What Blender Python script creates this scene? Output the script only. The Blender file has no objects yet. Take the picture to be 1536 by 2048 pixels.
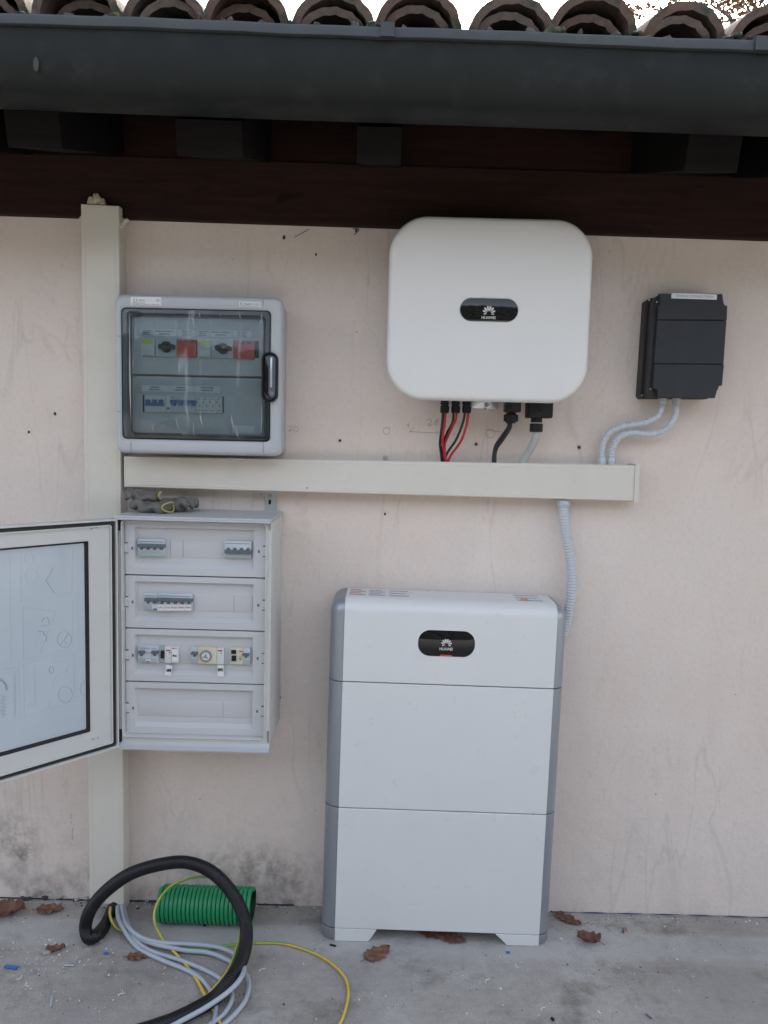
import bpy, math, random
from mathutils import Vector, Matrix
R = math.radians
random.seed(7)
scn = bpy.context.scene
C = scn.collection

# ------------------------------------------------------------------ camera
F = 1540.0; CX, CY = 768.0, 1024.0            # focal length and centre in pixels of the 1536x2048 photograph
CAM = Vector((0, -2.29, 1.47)); PITCH = R(5.5); ROLL = R(1.5)
_f = Vector((0, math.cos(PITCH), -math.sin(PITCH)))
_r0 = Vector((1, 0, 0)); _u0 = Vector((0, math.sin(PITCH), math.cos(PITCH)))
_u = _u0*math.cos(ROLL) - _r0*math.sin(ROLL)
_r = _r0*math.cos(ROLL) + _u0*math.sin(ROLL)
cam = bpy.data.cameras.new('camera'); cam.sensor_fit = 'VERTICAL'; cam.sensor_height = 24
cam.lens = 24*F/2048; cam.clip_start = .05; cam.clip_end = 500
co = bpy.data.objects.new('camera', cam); C.objects.link(co)
m = Matrix((_r, _u, -_f)).transposed().to_4x4(); m.translation = CAM
co.matrix_world = m; scn.camera = co

# ------------------------------------------------------------------ light
SUN_EL, SUN_AZ = R(38), R(28)                # azimuth clockwise from +Y
w = bpy.data.worlds.new('World'); scn.world = w; w.use_nodes = True
wn = w.node_tree; bg = wn.nodes['Background']
sky = wn.nodes.new('ShaderNodeTexSky'); sky.sky_type = 'NISHITA'; sky.sun_disc = False
sky.sun_elevation = SUN_EL; sky.sun_rotation = SUN_AZ
sky.air_density = 1.0; sky.dust_density = 5.0; sky.ozone_density = 1.0
hs = wn.nodes.new('ShaderNodeHueSaturation'); hs.inputs['Saturation'].default_value = .48
wn.links.new(sky.outputs[0], hs.inputs['Color']); wn.links.new(hs.outputs[0], bg.inputs[0]); bg.inputs[1].default_value = .15
sl = bpy.data.lights.new('sun', 'SUN'); sl.energy = .8; sl.angle = R(35); sl.color = (1, .95, .88)
so = bpy.data.objects.new('sun', sl); C.objects.link(so)
sd = Vector((math.sin(SUN_AZ)*math.cos(SUN_EL), math.cos(SUN_AZ)*math.cos(SUN_EL), math.sin(SUN_EL)))
so.rotation_euler = sd.to_track_quat('Z', 'Y').to_euler(); so.location = (3, -6, 8)
scn.view_settings.view_transform = 'Standard'; scn.view_settings.look = 'None'
scn.view_settings.exposure = 2.32; scn.view_settings.gamma = 1

# ------------------------------------------------------------------ pixel -> place
def ray(px, py): return _f + _r*((px-CX)/F) + _u*((CY-py)/F)
def U(px, py, w=0):                            # on the plane parallel to the wall, w metres in front of it
    d = ray(px, py); return CAM + d*((-w-CAM.y)/d.y)
def G(px, py, z=0):                            # on the horizontal plane z
    d = ray(px, py); return CAM + d*((z-CAM.z)/d.z)
def PL(px, py, P, N):
    d = ray(px, py); return CAM + d*((P-CAM).dot(N)/d.dot(N))

# ------------------------------------------------------------------ materials
def ramp(nt, fac, stops):
    r = nt.nodes.new('ShaderNodeValToRGB'); e = r.color_ramp.elements
    while len(e) < len(stops): e.new(.5)
    for i, (p, c) in enumerate(stops):
        e[i].position = p; e[i].color = (c, c, c, 1) if not isinstance(c, tuple) else (*c, 1)
    nt.links.new(fac, r.inputs[0]); return r.outputs[0]
def noise(nt, vec, scale, detail=4, rough=.55, dist=0):
    n = nt.nodes.new('ShaderNodeTexNoise'); n.inputs['Scale'].default_value = scale
    n.inputs['Detail'].default_value = detail; n.inputs['Roughness'].default_value = rough
    n.inputs['Distortion'].default_value = dist
    if vec: nt.links.new(vec, n.inputs['Vector'])
    return n.outputs['Fac']
def mix(nt, fac, a, b, mode='MIX'):
    n = nt.nodes.new('ShaderNodeMix'); n.data_type = 'RGBA'; n.blend_type = mode
    for s, v in ((n.inputs[0], fac), (n.inputs[6], a), (n.inputs[7], b)):
        if isinstance(v, (int, float)): s.default_value = v
        elif isinstance(v, tuple): s.default_value = (*v, 1)
        else: nt.links.new(v, s)
    return n.outputs[2]
def mth(nt, op, a, b=0.0, clamp=False):
    n = nt.nodes.new('ShaderNodeMath'); n.operation = op; n.use_clamp = clamp
    for s, v in ((n.inputs[0], a), (n.inputs[1], b)):
        if isinstance(v, (int, float)): s.default_value = v
        else: nt.links.new(v, s)
    return n.outputs[0]
def mapping(nt, scale=(1, 1, 1), loc=(0, 0, 0), rot=(0, 0, 0)):
    t = nt.nodes.new('ShaderNodeTexCoord'); mp = nt.nodes.new('ShaderNodeMapping')
    mp.inputs['Scale'].default_value = scale; mp.inputs['Location'].default_value = loc; mp.inputs['Rotation'].default_value = rot
    nt.links.new(t.outputs['Object'], mp.inputs['Vector']); return mp.outputs[0]
def bump(nt, bs, h, strength, dist=.002):
    b = nt.nodes.new('ShaderNodeBump'); b.inputs['Strength'].default_value = strength; b.inputs['Distance'].default_value = dist
    nt.links.new(h, b.inputs['Height']); nt.links.new(b.outputs[0], bs.inputs['Normal'])
def base(name):
    m = bpy.data.materials.new(name); m.use_nodes = True
    return m, m.node_tree, m.node_tree.nodes['Principled BSDF']
def P(name, col, rough=.45, metal=0, var=.06, scale=9, bmp=.15, bscale=350, coat=0, spec=.5, dirt=0, dcol=(.2, .17, .13)):
    m, nt, bs = base(name); v = mapping(nt)
    n = noise(nt, v, scale, 5)
    c = mix(nt, n, tuple(x*(1-var) for x in col), tuple(min(1, x*(1+var)) for x in col))
    if dirt:
        d = ramp(nt, noise(nt, v, scale*2.3, 8, .7), ((.52, 0), (.75, dirt))); c = mix(nt, d, c, dcol)
    nt.links.new(c, bs.inputs['Base Color'])
    nt.links.new(ramp(nt, noise(nt, v, scale*3, 3), ((.3, max(0, rough-.06)), (.7, min(1, rough+.06)))), bs.inputs['Roughness'])
    bs.inputs['Metallic'].default_value = metal; bs.inputs['Coat Weight'].default_value = coat
    bs.inputs['Specular IOR Level'].default_value = spec
    if bmp: bump(nt, bs, noise(nt, v, bscale, 2), bmp, .0006)
    return m
M = {}
M['duct'] = P('cream_plastic', (.65, .615, .545), .38, bmp=.1, dirt=.06)
M['encl'] = P('grey_plastic', (.45, .465, .485), .42, bmp=.25, bscale=700)
M['encl2'] = P('light_grey_plastic', (.54, .545, .53), .38, bmp=.1, dirt=.05)
M['encl3'] = P('panel_grey_plastic', (.52, .53, .54), .40, bmp=.1, var=.03)
M['white'] = P('white_lacquer', (.675, .685, .68), .33, bmp=.3, bscale=900, var=.025, dirt=.05, dcol=(.45, .45, .43))
M['white_inv'] = P('white_inverter_lacquer', (.71, .70, .68), .42, bmp=.3, bscale=900, var=.02)
M['silver'] = P('silver_lacquer', (.33, .355, .39), .40, .6, bmp=0, var=.01)
M['screen'] = P('black_screen', (.005, .006, .007), .05, bmp=0, var=0)
M['logo'] = P('logo_silver', (.62, .6, .58), .3, bmp=0)
M['red'] = P('red_plastic', (.50, .035, .03), .5, bmp=0)
M['redcab'] = P('red_cable', (.42, .012, .02), .35, bmp=0)
M['black'] = P('black_plastic', (.012, .012, .014), .45, bmp=.1, spec=.25)
M['blackcab'] = P('black_cable', (.01, .01, .012), .35, bmp=0)
M['rubber'] = P('black_rubber_seal', (.012, .012, .013), .6, bmp=.1)
M['charcoal'] = P('charcoal_plastic', (.026, .029, .034), .6, spec=.35, bmp=.4, bscale=500, dirt=.12, dcol=(.09, .09, .09))
M['chardark'] = P('charcoal_base', (.016, .016, .019), .5, bmp=.3, bscale=500, dirt=.08, dcol=(.08, .07, .06))
M['conduit'] = P('grey_conduit', (.50, .53, .57), .42, bmp=.05)
M['greycab'] = P('grey_cable', (.36, .40, .45), .42, bmp=.05, dirt=.12, dcol=(.22, .2, .18))
M['maincab'] = P('mains_cable', (.40, .40, .39), .5, bmp=.05)
M['hose'] = P('black_hose', (.009, .009, .011), .42, spec=.3, bmp=.2, bscale=80, dirt=.16, dcol=(.07, .07, .07))
M['green'] = P('green_hose', (.012, .26, .10), .4, bmp=.1, dirt=.1)
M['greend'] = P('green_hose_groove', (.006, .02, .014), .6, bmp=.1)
M['yel'] = P('yellow_cable', (.62, .42, .06), .45, bmp=0)
M['grn'] = P('green_cable', (.12, .34, .06), .45, bmp=0)
M['steel'] = P('zinc_steel', (.55, .58, .60), .35, .8, bmp=.1)
M['screw'] = P('screw_steel', (.45, .45, .44), .3, .9, bmp=0)
M['paper'] = P('white_label', (.72, .72, .73), .5, bmp=0, var=.02)
M['paperg'] = P('pale_label', (.60, .64, .66), .5, bmp=0, var=.02)
M['ink'] = P('black_ink', (.02, .02, .025), .6, bmp=0)
M['inkgrey'] = P('grey_ink', (.22, .23, .25), .6, bmp=0)
M['inkgreen'] = P('green_ink', (.25, .42, .12), .6, bmp=0)
M['inkred'] = P('red_ink', (.45, .08, .06), .6, bmp=0)
M['pencil'] = P('pencil_grey', (.38, .35, .335), .8, bmp=0)
M['brk'] = P('breaker_grey', (.50, .55, .58), .45, bmp=0)
M['brk2'] = P('breaker_pale', (.62, .63, .62), .45, bmp=0)
M['brkgr'] = P('breaker_green_grey', (.33, .40, .40), .5, bmp=0)
M['cream'] = P('timer_cream', (.60, .55, .42), .5, bmp=0)
M['tog'] = P('toggle_slate', (.10, .12, .15), .45, bmp=0)
M['blue'] = P('toggle_blue', (.02, .12, .36), .4, bmp=0)
M['yellow'] = P('yellow_sticker', (.55, .55, .06), .5, bmp=0)
M['redarr'] = P('red_arrester', (.62, .07, .05), .5, bmp=0)
M['glove'] = P('glove_grey', (.14, .13, .12), .7, bmp=.5, bscale=260, var=.2, dirt=.3, dcol=(.05, .045, .04))
M['cuff'] = P('glove_cuff_yellow', (.42, .36, .11), .8, bmp=.4, bscale=400)
M['stone'] = P('rubble_stone', (.34, .33, .30), .9, bmp=.8, bscale=60, var=.25, scale=30)
M['terr'] = P('brick_chip', (.42, .18, .11), .9, bmp=.6, bscale=80)
M['crumb'] = P('plaster_crumb', (.62, .61, .58), .9, bmp=.3)
M['bluep'] = P('blue_plastic', (.03, .14, .42), .4, bmp=0)
M['foam'] = P('expanding_foam', (.50, .44, .33), .85, bmp=.8, bscale=120, var=.2, scale=40)
M['gutter'] = P('gutter_metal', (.0160, .0180, .0168), .6, 0, spec=.15, bmp=.3, bscale=60, var=.25, scale=5, dirt=.22, dcol=(.07, .075, .07))
M['gutterlip'] = P('gutter_lip_metal', (.040, .046, .049), .6, .1, bmp=.3, bscale=60, var=.3, scale=12, dirt=.4, dcol=(.035, .04, .042))
M['mortar'] = P('old_mortar', (.055, .052, .05), .9, bmp=.8, bscale=60, var=.3, scale=20)
M['film_chalk'] = P('blue_chalk', (.06, .07, .17), .9, bmp=0)

def wood(name, c1, c2):
    m, nt, bs = base(name); v = mapping(nt, (1.2, 14, 14))
    g = noise(nt, v, 4, 8, .65, .6)
    c = mix(nt, ramp(nt, g, ((.3, 0), (.7, 1))), c1, c2)
    k = noise(nt, mapping(nt, (5, 9, 9)), 1.0, 2); c = mix(nt, ramp(nt, k, ((.66, 0), (.74, .8))), c, tuple(x*.35 for x in c1))
    nt.links.new(c, bs.inputs['Base Color']); bs.inputs['Roughness'].default_value = .75; bs.inputs['Specular IOR Level'].default_value = .12
    bump(nt, bs, g, .5, .002); return m
M['wood'] = wood('dark_stained_wood', (.019, .0095, .0075), (.036, .018, .014))
M['woodred'] = wood('red_stained_wood', (.017, .0075, .006), (.031, .013, .011))
M['woodend'] = wood('dark_rafter_wood', (.005, .004, .004), (.011, .009, .0085))

def leafmat(name, a, b):
    m, nt, bs = base(name); v = mapping(nt)
    c = mix(nt, ramp(nt, noise(nt, v, 60, 6, .7), ((.3, 0), (.7, 1))), a, b)
    nt.links.new(c, bs.inputs['Base Color']); bs.inputs['Roughness'].default_value = .75
    bump(nt, bs, noise(nt, v, 200, 3), .6, .001); return m
M['leaf'] = leafmat('dry_oak_leaf', (.10, .042, .028), (.22, .105, .068))
M['hedge'] = leafmat('added_hedge_leaf', (.012, .013, .009), (.028, .027, .02))
M['treeleaf'] = leafmat('autumn_leaf', (.16, .055, .025), (.32, .15, .07))
M['bark'] = leafmat('tree_bark', (.06, .05, .04), (.14, .12, .10))
M['moss'] = leafmat('roof_moss', (.02, .03, .012), (.06, .07, .03))

def plaster():
    m, nt, bs = base('cream_plaster'); v = mapping(nt)
    big = noise(nt, v, 1.1, 5, .6); mid = noise(nt, v, 7, 6, .65); fine = noise(nt, v, 130, 4, .6)
    c = mix(nt, ramp(nt, big, ((.3, 0), (.7, 1))), (.71, .60, .53), (.73, .66, .61))
    c = mix(nt, ramp(nt, mid, ((.35, .0), (.72, .10))), c, (.42, .38, .35))
    c = mix(nt, ramp(nt, noise(nt, v, 75, 6, .75), ((.5, 0), (.78, .30))), c, (.38, .35, .32))
    # run marks left by old rain: wandering thin vertical lines
    vs = mapping(nt, (5.5, 1, .9)); s = noise(nt, vs, 1.0, 3, .5, .9)
    line = ramp(nt, s, ((.485, 0), (.5, 1), (.515, 0)))
    msk = ramp(nt, noise(nt, v, 1.7, 3), ((.42, 0), (.6, .17)))
    c = mix(nt, mth(nt, 'MULTIPLY', line, msk), c, (.24, .22, .20))
    s3 = noise(nt, mapping(nt, (3.2, 1, 1.1), (7, 0, 2), (0, .22, 0)), 1.0, 4, .55, 1.4)
    c = mix(nt, mth(nt, 'MULTIPLY', ramp(nt, s3, ((.490, 0), (.5, .13), (.510, 0))), ramp(nt, noise(nt, mapping(nt, (1, 1, 1), (4, 0, 9)), 2.2, 3), ((.48, 0), (.6, 1)))), c, (.22, .20, .18))
    c = mix(nt, ramp(nt, noise(nt, mapping(nt, (2.5, 1, .7), (2, 0, 5)), 1.6, 5, .6), ((.5, 0), (.75, .22))), c, (.50, .47, .45))
    # specks
    vo = nt.nodes.new('ShaderNodeTexVoronoi'); vo.inputs['Scale'].default_value = 22; nt.links.new(mapping(nt, (1, .01, .75)), vo.inputs['Vector'])
    sep = nt.nodes.new('ShaderNodeSeparateColor'); nt.links.new(vo.outputs['Color'], sep.inputs[0])
    rad = mth(nt, 'MULTIPLY', ramp(nt, sep.outputs[0], ((.62, 0), (1, 1))), .06)
    sp = mth(nt, 'LESS_THAN', vo.outputs['Distance'], rad)
    c = mix(nt, mth(nt, 'MULTIPLY', sp, .55), c, (.13, .11, .09))
    # mould and splash dirt near the foot of the wall
    t = nt.nodes.new('ShaderNodeTexCoord'); x = nt.nodes.new('ShaderNodeSeparateXYZ'); nt.links.new(t.outputs['Object'], x.inputs[0])
    foot = ramp(nt, x.outputs[2], ((.0, .85), (.06, .45), (.2, .12), (.45, 0)))
    sp2 = ramp(nt, noise(nt, v, 9, 8, .72), ((.47, 0), (.66, 1)))
    left = ramp(nt, mth(nt, 'ADD', mth(nt, 'MULTIPLY', x.outputs[0], .5), .55), ((.0, 1), (.52, .9), (.7, .25)))
    c = mix(nt, mth(nt, 'MULTIPLY', mth(nt, 'MULTIPLY', foot, sp2), left), c, (.11, .10, .095))
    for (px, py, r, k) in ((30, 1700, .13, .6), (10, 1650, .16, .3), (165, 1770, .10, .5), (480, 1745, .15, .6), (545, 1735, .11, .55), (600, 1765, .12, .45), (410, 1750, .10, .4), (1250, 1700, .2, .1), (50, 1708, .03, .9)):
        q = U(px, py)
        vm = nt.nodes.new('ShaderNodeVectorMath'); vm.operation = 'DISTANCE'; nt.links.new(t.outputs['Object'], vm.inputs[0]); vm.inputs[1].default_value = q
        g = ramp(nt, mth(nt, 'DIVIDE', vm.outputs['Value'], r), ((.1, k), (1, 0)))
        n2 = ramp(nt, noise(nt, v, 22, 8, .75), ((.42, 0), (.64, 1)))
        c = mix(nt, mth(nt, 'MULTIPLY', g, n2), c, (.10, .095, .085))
    nt.links.new(c, bs.inputs['Base Color']); bs.inputs['Roughness'].default_value = .85; bs.inputs['Specular IOR Level'].default_value = .25
    h = mth(nt, 'ADD', mth(nt, 'MULTIPLY', mid, 1.5), mth(nt, 'MULTIPLY', fine, .35))
    bump(nt, bs, h, .6, .004); return m
M['plaster'] = plaster()
def concrete():
    m, nt, bs = base('concrete'); v = mapping(nt)
    a = noise(nt, v, 2.2, 8, .65); b = noise(nt, v, 30, 8, .7); f = noise(nt, v, 260, 3, .6)
    br = noise(nt, mapping(nt, (2, 26, 1)), 3, 5, .6)
    c = mix(nt, ramp(nt, a, ((.32, 0), (.68, 1))), (.26, .238, .215), (.43, .412, .39))
    c = mix(nt, ramp(nt, b, ((.4, 0), (.75, .35))), c, (.15, .14, .13))
    c = mix(nt, ramp(nt, br, ((.5, 0), (.72, .28))), c, (.42, .42, .425))
    c = mix(nt, ramp(nt, f, ((.56, 0), (.70, .6))), c, (.10, .095, .09))
    c = mix(nt, ramp(nt, noise(nt, v, 190, 3, .6), ((.62, 0), (.72, .5))), c, (.55, .54, .52))
    st = noise(nt, mapping(nt, (1, 1, 1), (3, 1, 0)), 5, 8, .75); c = mix(nt, ramp(nt, st, ((.52, 0), (.64, .7))), c, (.15, .138, .118))
    ck = noise(nt, mapping(nt, (1, 1, 1), (9, 4, 0)), 2.6, 6, .6, .5); c = mix(nt, mth(nt, 'MULTIPLY', ramp(nt, ck, ((.496, 0), (.5, .7), (.504, 0))), ramp(nt, a, ((.45, 0), (.6, 1)))), c, (.12, .11, .10))
    wt = ramp(nt, noise(nt, mapping(nt, (1, 1, 1), (1, 8, 0)), 1.7, 4), ((.5, 0), (.62, .35))); c = mix(nt, wt, c, (.24, .235, .235))
    # pale poured strip along the wall foot
    t = nt.nodes.new('ShaderNodeTexCoord'); x = nt.nodes.new('ShaderNodeSeparateXYZ'); nt.links.new(t.outputs['Object'], x.inputs[0])
    yy = mth(nt, 'ADD', x.outputs[1], mth(nt, 'MULTIPLY', noise(nt, v, 14, 5), .05))
    strip = ramp(nt, mth(nt, 'ADD', yy, .5), ((.28, 0), (.33, .35), (.42, .35), (.44, 0)))
    c = mix(nt, strip, c, (.50, .50, .50))
    nt.links.new(c, bs.inputs['Base Color'])
    nt.links.new(ramp(nt, a, ((.3, .62), (.7, .85))), bs.inputs['Roughness'])
    bump(nt, bs, mth(nt, 'ADD', b, mth(nt, 'MULTIPLY', f, .6)), .8, .005); return m
M['concrete'] = concrete()
def tilemat():
    m, nt, bs = base('terracotta'); v = mapping(nt)
    oi = nt.nodes.new('ShaderNodeObjectInfo')
    a = noise(nt, v, 9, 6, .65)
    c = mix(nt, ramp(nt, a, ((.3, 0), (.7, 1))), (.115, .06, .042), (.20, .115, .085))
    c = mix(nt, mth(nt, 'MULTIPLY', oi.outputs['Random'], .6), c, (.16, .13, .11))
    c = mix(nt, ramp(nt, noise(nt, v, 16, 8, .75), ((.42, 0), (.58, .85))), c, (.075, .068, .06))
    c = mix(nt, ramp(nt, noise(nt, v, 30, 8, .8), ((.58, 0), (.66, .8))), c, (.20, .19, .17))
    c = mix(nt, ramp(nt, noise(nt, mapping(nt, (1, 1, 1), (5, 3, 2)), 7, 8, .75), ((.55, 0), (.62, .85))), c, (.035, .045, .018))
    nt.links.new(c, bs.inputs['Base Color']); bs.inputs['Roughness'].default_value = .9
    bump(nt, bs, noise(nt, v, 55, 8, .7), .9, .006); return m
M['tile'] = tilemat()
def clear(name, tint, haze=0.0, streak=False):
    m = bpy.data.materials.new(name); m.use_nodes = True; nt = m.node_tree; nt.nodes.remove(nt.nodes['Principled BSDF'])
    out = nt.nodes['Material Output']
    tr = nt.nodes.new('ShaderNodeBsdfTransparent'); tr.inputs[0].default_value = (*tint, 1)
    gl = nt.nodes.new('ShaderNodeBsdfGlossy'); gl.inputs['Roughness'].default_value = .03 if not streak else .12
    fr = nt.nodes.new('ShaderNodeFresnel'); fr.inputs[0].default_value = 1.5
    mx = nt.nodes.new('ShaderNodeMixShader'); nt.links.new(fr.outputs[0], mx.inputs[0])
    nt.links.new(tr.outputs[0], mx.inputs[1]); nt.links.new(gl.outputs[0], mx.inputs[2]); last = mx
    if streak:
        df = nt.nodes.new('ShaderNodeBsdfDiffuse'); df.inputs[0].default_value = (.75, .76, .78, 1)
        s = noise(nt, mapping(nt, (22, 1, 3.5), (0, 0, 0), (0, .25, 0)), 1, 5, .6, .4)
        k = ramp(nt, s, ((.50, haze*.2), (.60, haze), (.66, haze*7), (.70, haze*2)))  # streaky reflections on the film, painted in as white diffuse haze
        m2 = nt.nodes.new('ShaderNodeMixShader'); nt.links.new(k, m2.inputs[0])
        nt.links.new(mx.outputs[0], m2.inputs[1]); nt.links.new(df.outputs[0], m2.inputs[2]); last = m2
    nt.links.new(last.outputs[0], out.inputs[0]); return m
M['window'] = clear('smoky_blue_window', (.865, .925, .95))
M['film'] = clear('clear_film', (.97, .98, .98), .035, True)
M['smoke'] = clear('smoky_handle', (.45, .50, .54))
def windowprint():
    m, nt, bs = base('milky_door_pane'); v = mapping(nt)
    c = mix(nt, ramp(nt, noise(nt, v, 4, 4), ((.3, 0), (.7, 1))), (.43, .485, .53), (.49, .545, .59))
    nt.links.new(c, bs.inputs['Base Color']); bs.inputs['Roughness'].default_value = .25; return m
M['pane'] = windowprint()
M['paneink'] = P('pane_print', (.33, .375, .42), .4, bmp=0)
M['paneink2'] = P('pane_print_faint', (.425, .48, .525), .4, bmp=0)

# ------------------------------------------------------------------ mesh building
class MB:
    def __init__(s): s.v = []; s.f = []; s.m = []
    def add(s, vs, fs, mi=0):
        o = len(s.v); s.v += [tuple(q) for q in vs]; s.f += [tuple(i+o for i in f) for f in fs]
        s.m += (mi if isinstance(mi, list) else [mi]*len(fs)); return s
    def box(s, x0, x1, y0, y1, z0, z1, mi=0):
        v = [(x, y, z) for x in (x0, x1) for y in (y0, y1) for z in (z0, z1)]
        return s.add(v, [(0, 1, 3, 2), (4, 6, 7, 5), (0, 4, 5, 1), (2, 3, 7, 6), (0, 2, 6, 4), (1, 5, 7, 3)], mi)
    def rings(s, rings, cap0=True, cap1=True, mi=0):   # rings of equal length, closed loops, counter-clockwise seen from the last
        n = len(rings[0]); v = [q for r in rings for q in r]; f = []
        for k in range(len(rings)-1):
            for i in range(n):
                j = (i+1) % n; f.append((k*n+i, k*n+j, (k+1)*n+j, (k+1)*n+i))
        if cap0: f.append(tuple(range(n-1, -1, -1)))
        if cap1: f.append(tuple((len(rings)-1)*n+i for i in range(n)))
        return s.add(v, f, mi)
    def poly(s, pts, yf, yb, mi=0, bev=.0015):         # prism, outline in x,z, front towards the viewer
        a = sum(pts[i][0]*pts[(i+1) % len(pts)][1]-pts[(i+1) % len(pts)][0]*pts[i][1] for i in range(len(pts)))
        if a < 0: pts = pts[::-1]
        cx = sum(p[0] for p in pts)/len(pts); cz = sum(p[1] for p in pts)/len(pts)
        sx = max(abs(p[0]-cx) for p in pts); sz = max(abs(p[1]-cz) for p in pts)
        kx, kz = max(.5, 1-bev/max(sx, 1e-6)), max(.5, 1-bev/max(sz, 1e-6))
        ins = [(cx+(p[0]-cx)*kx, cz+(p[1]-cz)*kz) for p in pts]
        return s.rings([[(x, yb, z) for x, z in pts], [(x, yf+bev*(1 if yb > yf else -1), z) for x, z in pts], [(x, yf, z) for x, z in ins]], mi=mi)
    def rbox(s, x0, x1, z0, z1, yf, yb, r=.005, bev=.0015, seg=6, mi=0):
        rr = lambda i: rrect(x0+i, x1-i, z0+i, z1-i, max(r-i, .0004), seg)
        return s.rings([[(x, yb, z) for x, z in rr(0)], [(x, yf+bev, z) for x, z in rr(0)], [(x, yf+bev*.3, z) for x, z in rr(bev*.3)], [(x, yf, z) for x, z in rr(bev)]], mi=mi)
    def frame(s, o, i, yf, yb, bev=.0015, mi=0):       # o, i: outlines with equal point counts
        r = [[(x, yb, z) for x, z in o], [(x, yf+bev, z) for x, z in o]]
        def lerp(t): return [(a[0]+(b[0]-a[0])*t, a[1]+(b[1]-a[1])*t) for a, b in zip(o, i)]
        d = max(math.hypot(o[0][0]-i[0][0], o[0][1]-i[0][1]), 1e-5); t = min(.3, bev/d)
        r += [[(x, yf, z) for x, z in lerp(t)], [(x, yf, z) for x, z in lerp(1-t)], [(x, yf+bev, z) for x, z in i], [(x, yb, z) for x, z in i]]
        r.append(r[0]); return s.rings(r, False, False, mi)
    def cyl(s, c, ax, r, h, n=20, r2=None, mi=0, bev=.0008):
        c = Vector(c); ax = Vector(ax).normalized(); q = ax.orthogonal().normalized(); p = ax.cross(q); r2 = r if r2 is None else r2
        b = min(bev, r2*.3, h*.3)
        def ring(d, rad): return [c+ax*d+(q*math.cos(t)+p*math.sin(t))*rad for t in [2*math.pi*i/n for i in range(n)]]
        return s.rings([ring(0, r), ring(h-b, r2), ring(h, r2-b)], mi=mi)
    def ball(s, c, rx, ry, rz, n=14, k=8, rot=None, mi=0, jit=0):
        c = Vector(c); rot = rot or Matrix.Identity(3); v = []; f = []
        for i in range(k+1):
            a = math.pi*i/k
            for j in range(n):
                t = 2*math.pi*j/n; g = 1+random.uniform(-jit, jit)
                v.append(c+rot@Vector((rx*math.sin(a)*math.cos(t)*g, ry*math.sin(a)*math.sin(t)*g, rz*math.cos(a)*g)))
        for i in range(k):
            for j in range(n):
                q = (j+1) % n; f.append((i*n+j, (i+1)*n+j, (i+1)*n+q, i*n+q))
        return s.add(v, f, mi)
    def tube(s, pts, rad, n=10, step=None, mfun=None, closed=False, caps=True):
        P_ = resample([Vector(p) for p in pts], step, closed) if step else [Vector(p) for p in pts]
        L = 0; rr = []; N = None; m_ = []
        for i, p in enumerate(P_):
            if i: L += (p-P_[i-1]).length
            if closed: t = (P_[(i+1) % len(P_)]-P_[i-1]).normalized()
            else: t = (P_[min(i+1, len(P_)-1)]-P_[max(i-1, 0)]).normalized()
            if N is None: N = t.orthogonal().normalized()
            N = (N-t*N.dot(t)).normalized(); B = t.cross(N); r = rad(L, i) if callable(rad) else rad
            rr.append([p+(N*math.cos(2*math.pi*j/n)+B*math.sin(2*math.pi*j/n))*r for j in range(n)])
            if mfun and i: m_ += [mfun(L, i, j/n) for j in range(n)]
        if closed: rr.append(rr[0]); m_ += [mfun(0, 0, j/n) for j in range(n)] if mfun else []
        c = caps and not closed
        return s.rings(rr, c, c, (m_+([0, 0] if c else [])) if mfun else 0)
    def xf(s, fn): s.v = [tuple(fn(Vector(q))) for q in s.v]; return s
    def mesh(s, name, mats, smooth=True, ang=35):
        me = bpy.data.meshes.new(name); me.from_pydata(s.v, [], s.f); me.update()
        for m_ in (mats if isinstance(mats, (list, tuple)) else [mats]): me.materials.append(m_)
        me.polygons.foreach_set('material_index', s.m)
        if smooth:
            me.polygons.foreach_set('use_smooth', [True]*len(me.polygons)); me.set_sharp_from_angle(angle=R(ang))
        return me
    def obj(s, name, mats, parent=None, loc=None, **k):
        if loc is not None: L = Vector(loc); s.v = [tuple(Vector(q)-L) for q in s.v]
        o = bpy.data.objects.new(name, s.mesh(name, mats, **k)); C.objects.link(o)
        if parent: o.parent = parent
        if loc is not None: o.location = loc
        return o
def rrect(x0, x1, z0, z1, r, seg=6):
    r = min(r, (x1-x0)/2-1e-5, (z1-z0)/2-1e-5); o = []
    for cx, cz, a0 in ((x1-r, z0+r, -90), (x1-r, z1-r, 0), (x0+r, z1-r, 90), (x0+r, z0+r, 180)):
        for i in range(seg+1):
            a = R(a0+90*i/seg); o.append((cx+r*math.cos(a), cz+r*math.sin(a)))
    return o
def catmull(P_, n=12, closed=False):
    o = []; L = len(P_)
    for i in range(L if closed else L-1):
        if closed: a, b, c, d = P_[i-1], P_[i], P_[(i+1) % L], P_[(i+2) % L]
        else: a, b, c, d = P_[max(i-1, 0)], P_[i], P_[i+1], P_[min(i+2, L-1)]
        for k in range(n):
            t = k/n; o.append(.5*((2*b)+(c-a)*t+(2*a-5*b+4*c-d)*t*t+(3*b-a-3*c+d)*t**3))
    if not closed: o.append(P_[-1])
    return o
def resample(P_, step, closed=False):
    c = catmull(P_, 16, closed)
    if closed: c.append(c[0])
    o = [c[0]]; need = step
    for i in range(1, len(c)):
        a, b = c[i-1], c[i]; d = (b-a).length; pos = 0
        while d-pos >= need: pos += need; o.append(a.lerp(b, pos/d)); need = step
        need -= d-pos
    if closed: o = o[:-1]
    elif (o[-1]-c[-1]).length > step*.3: o.append(c[-1])
    return o

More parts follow.
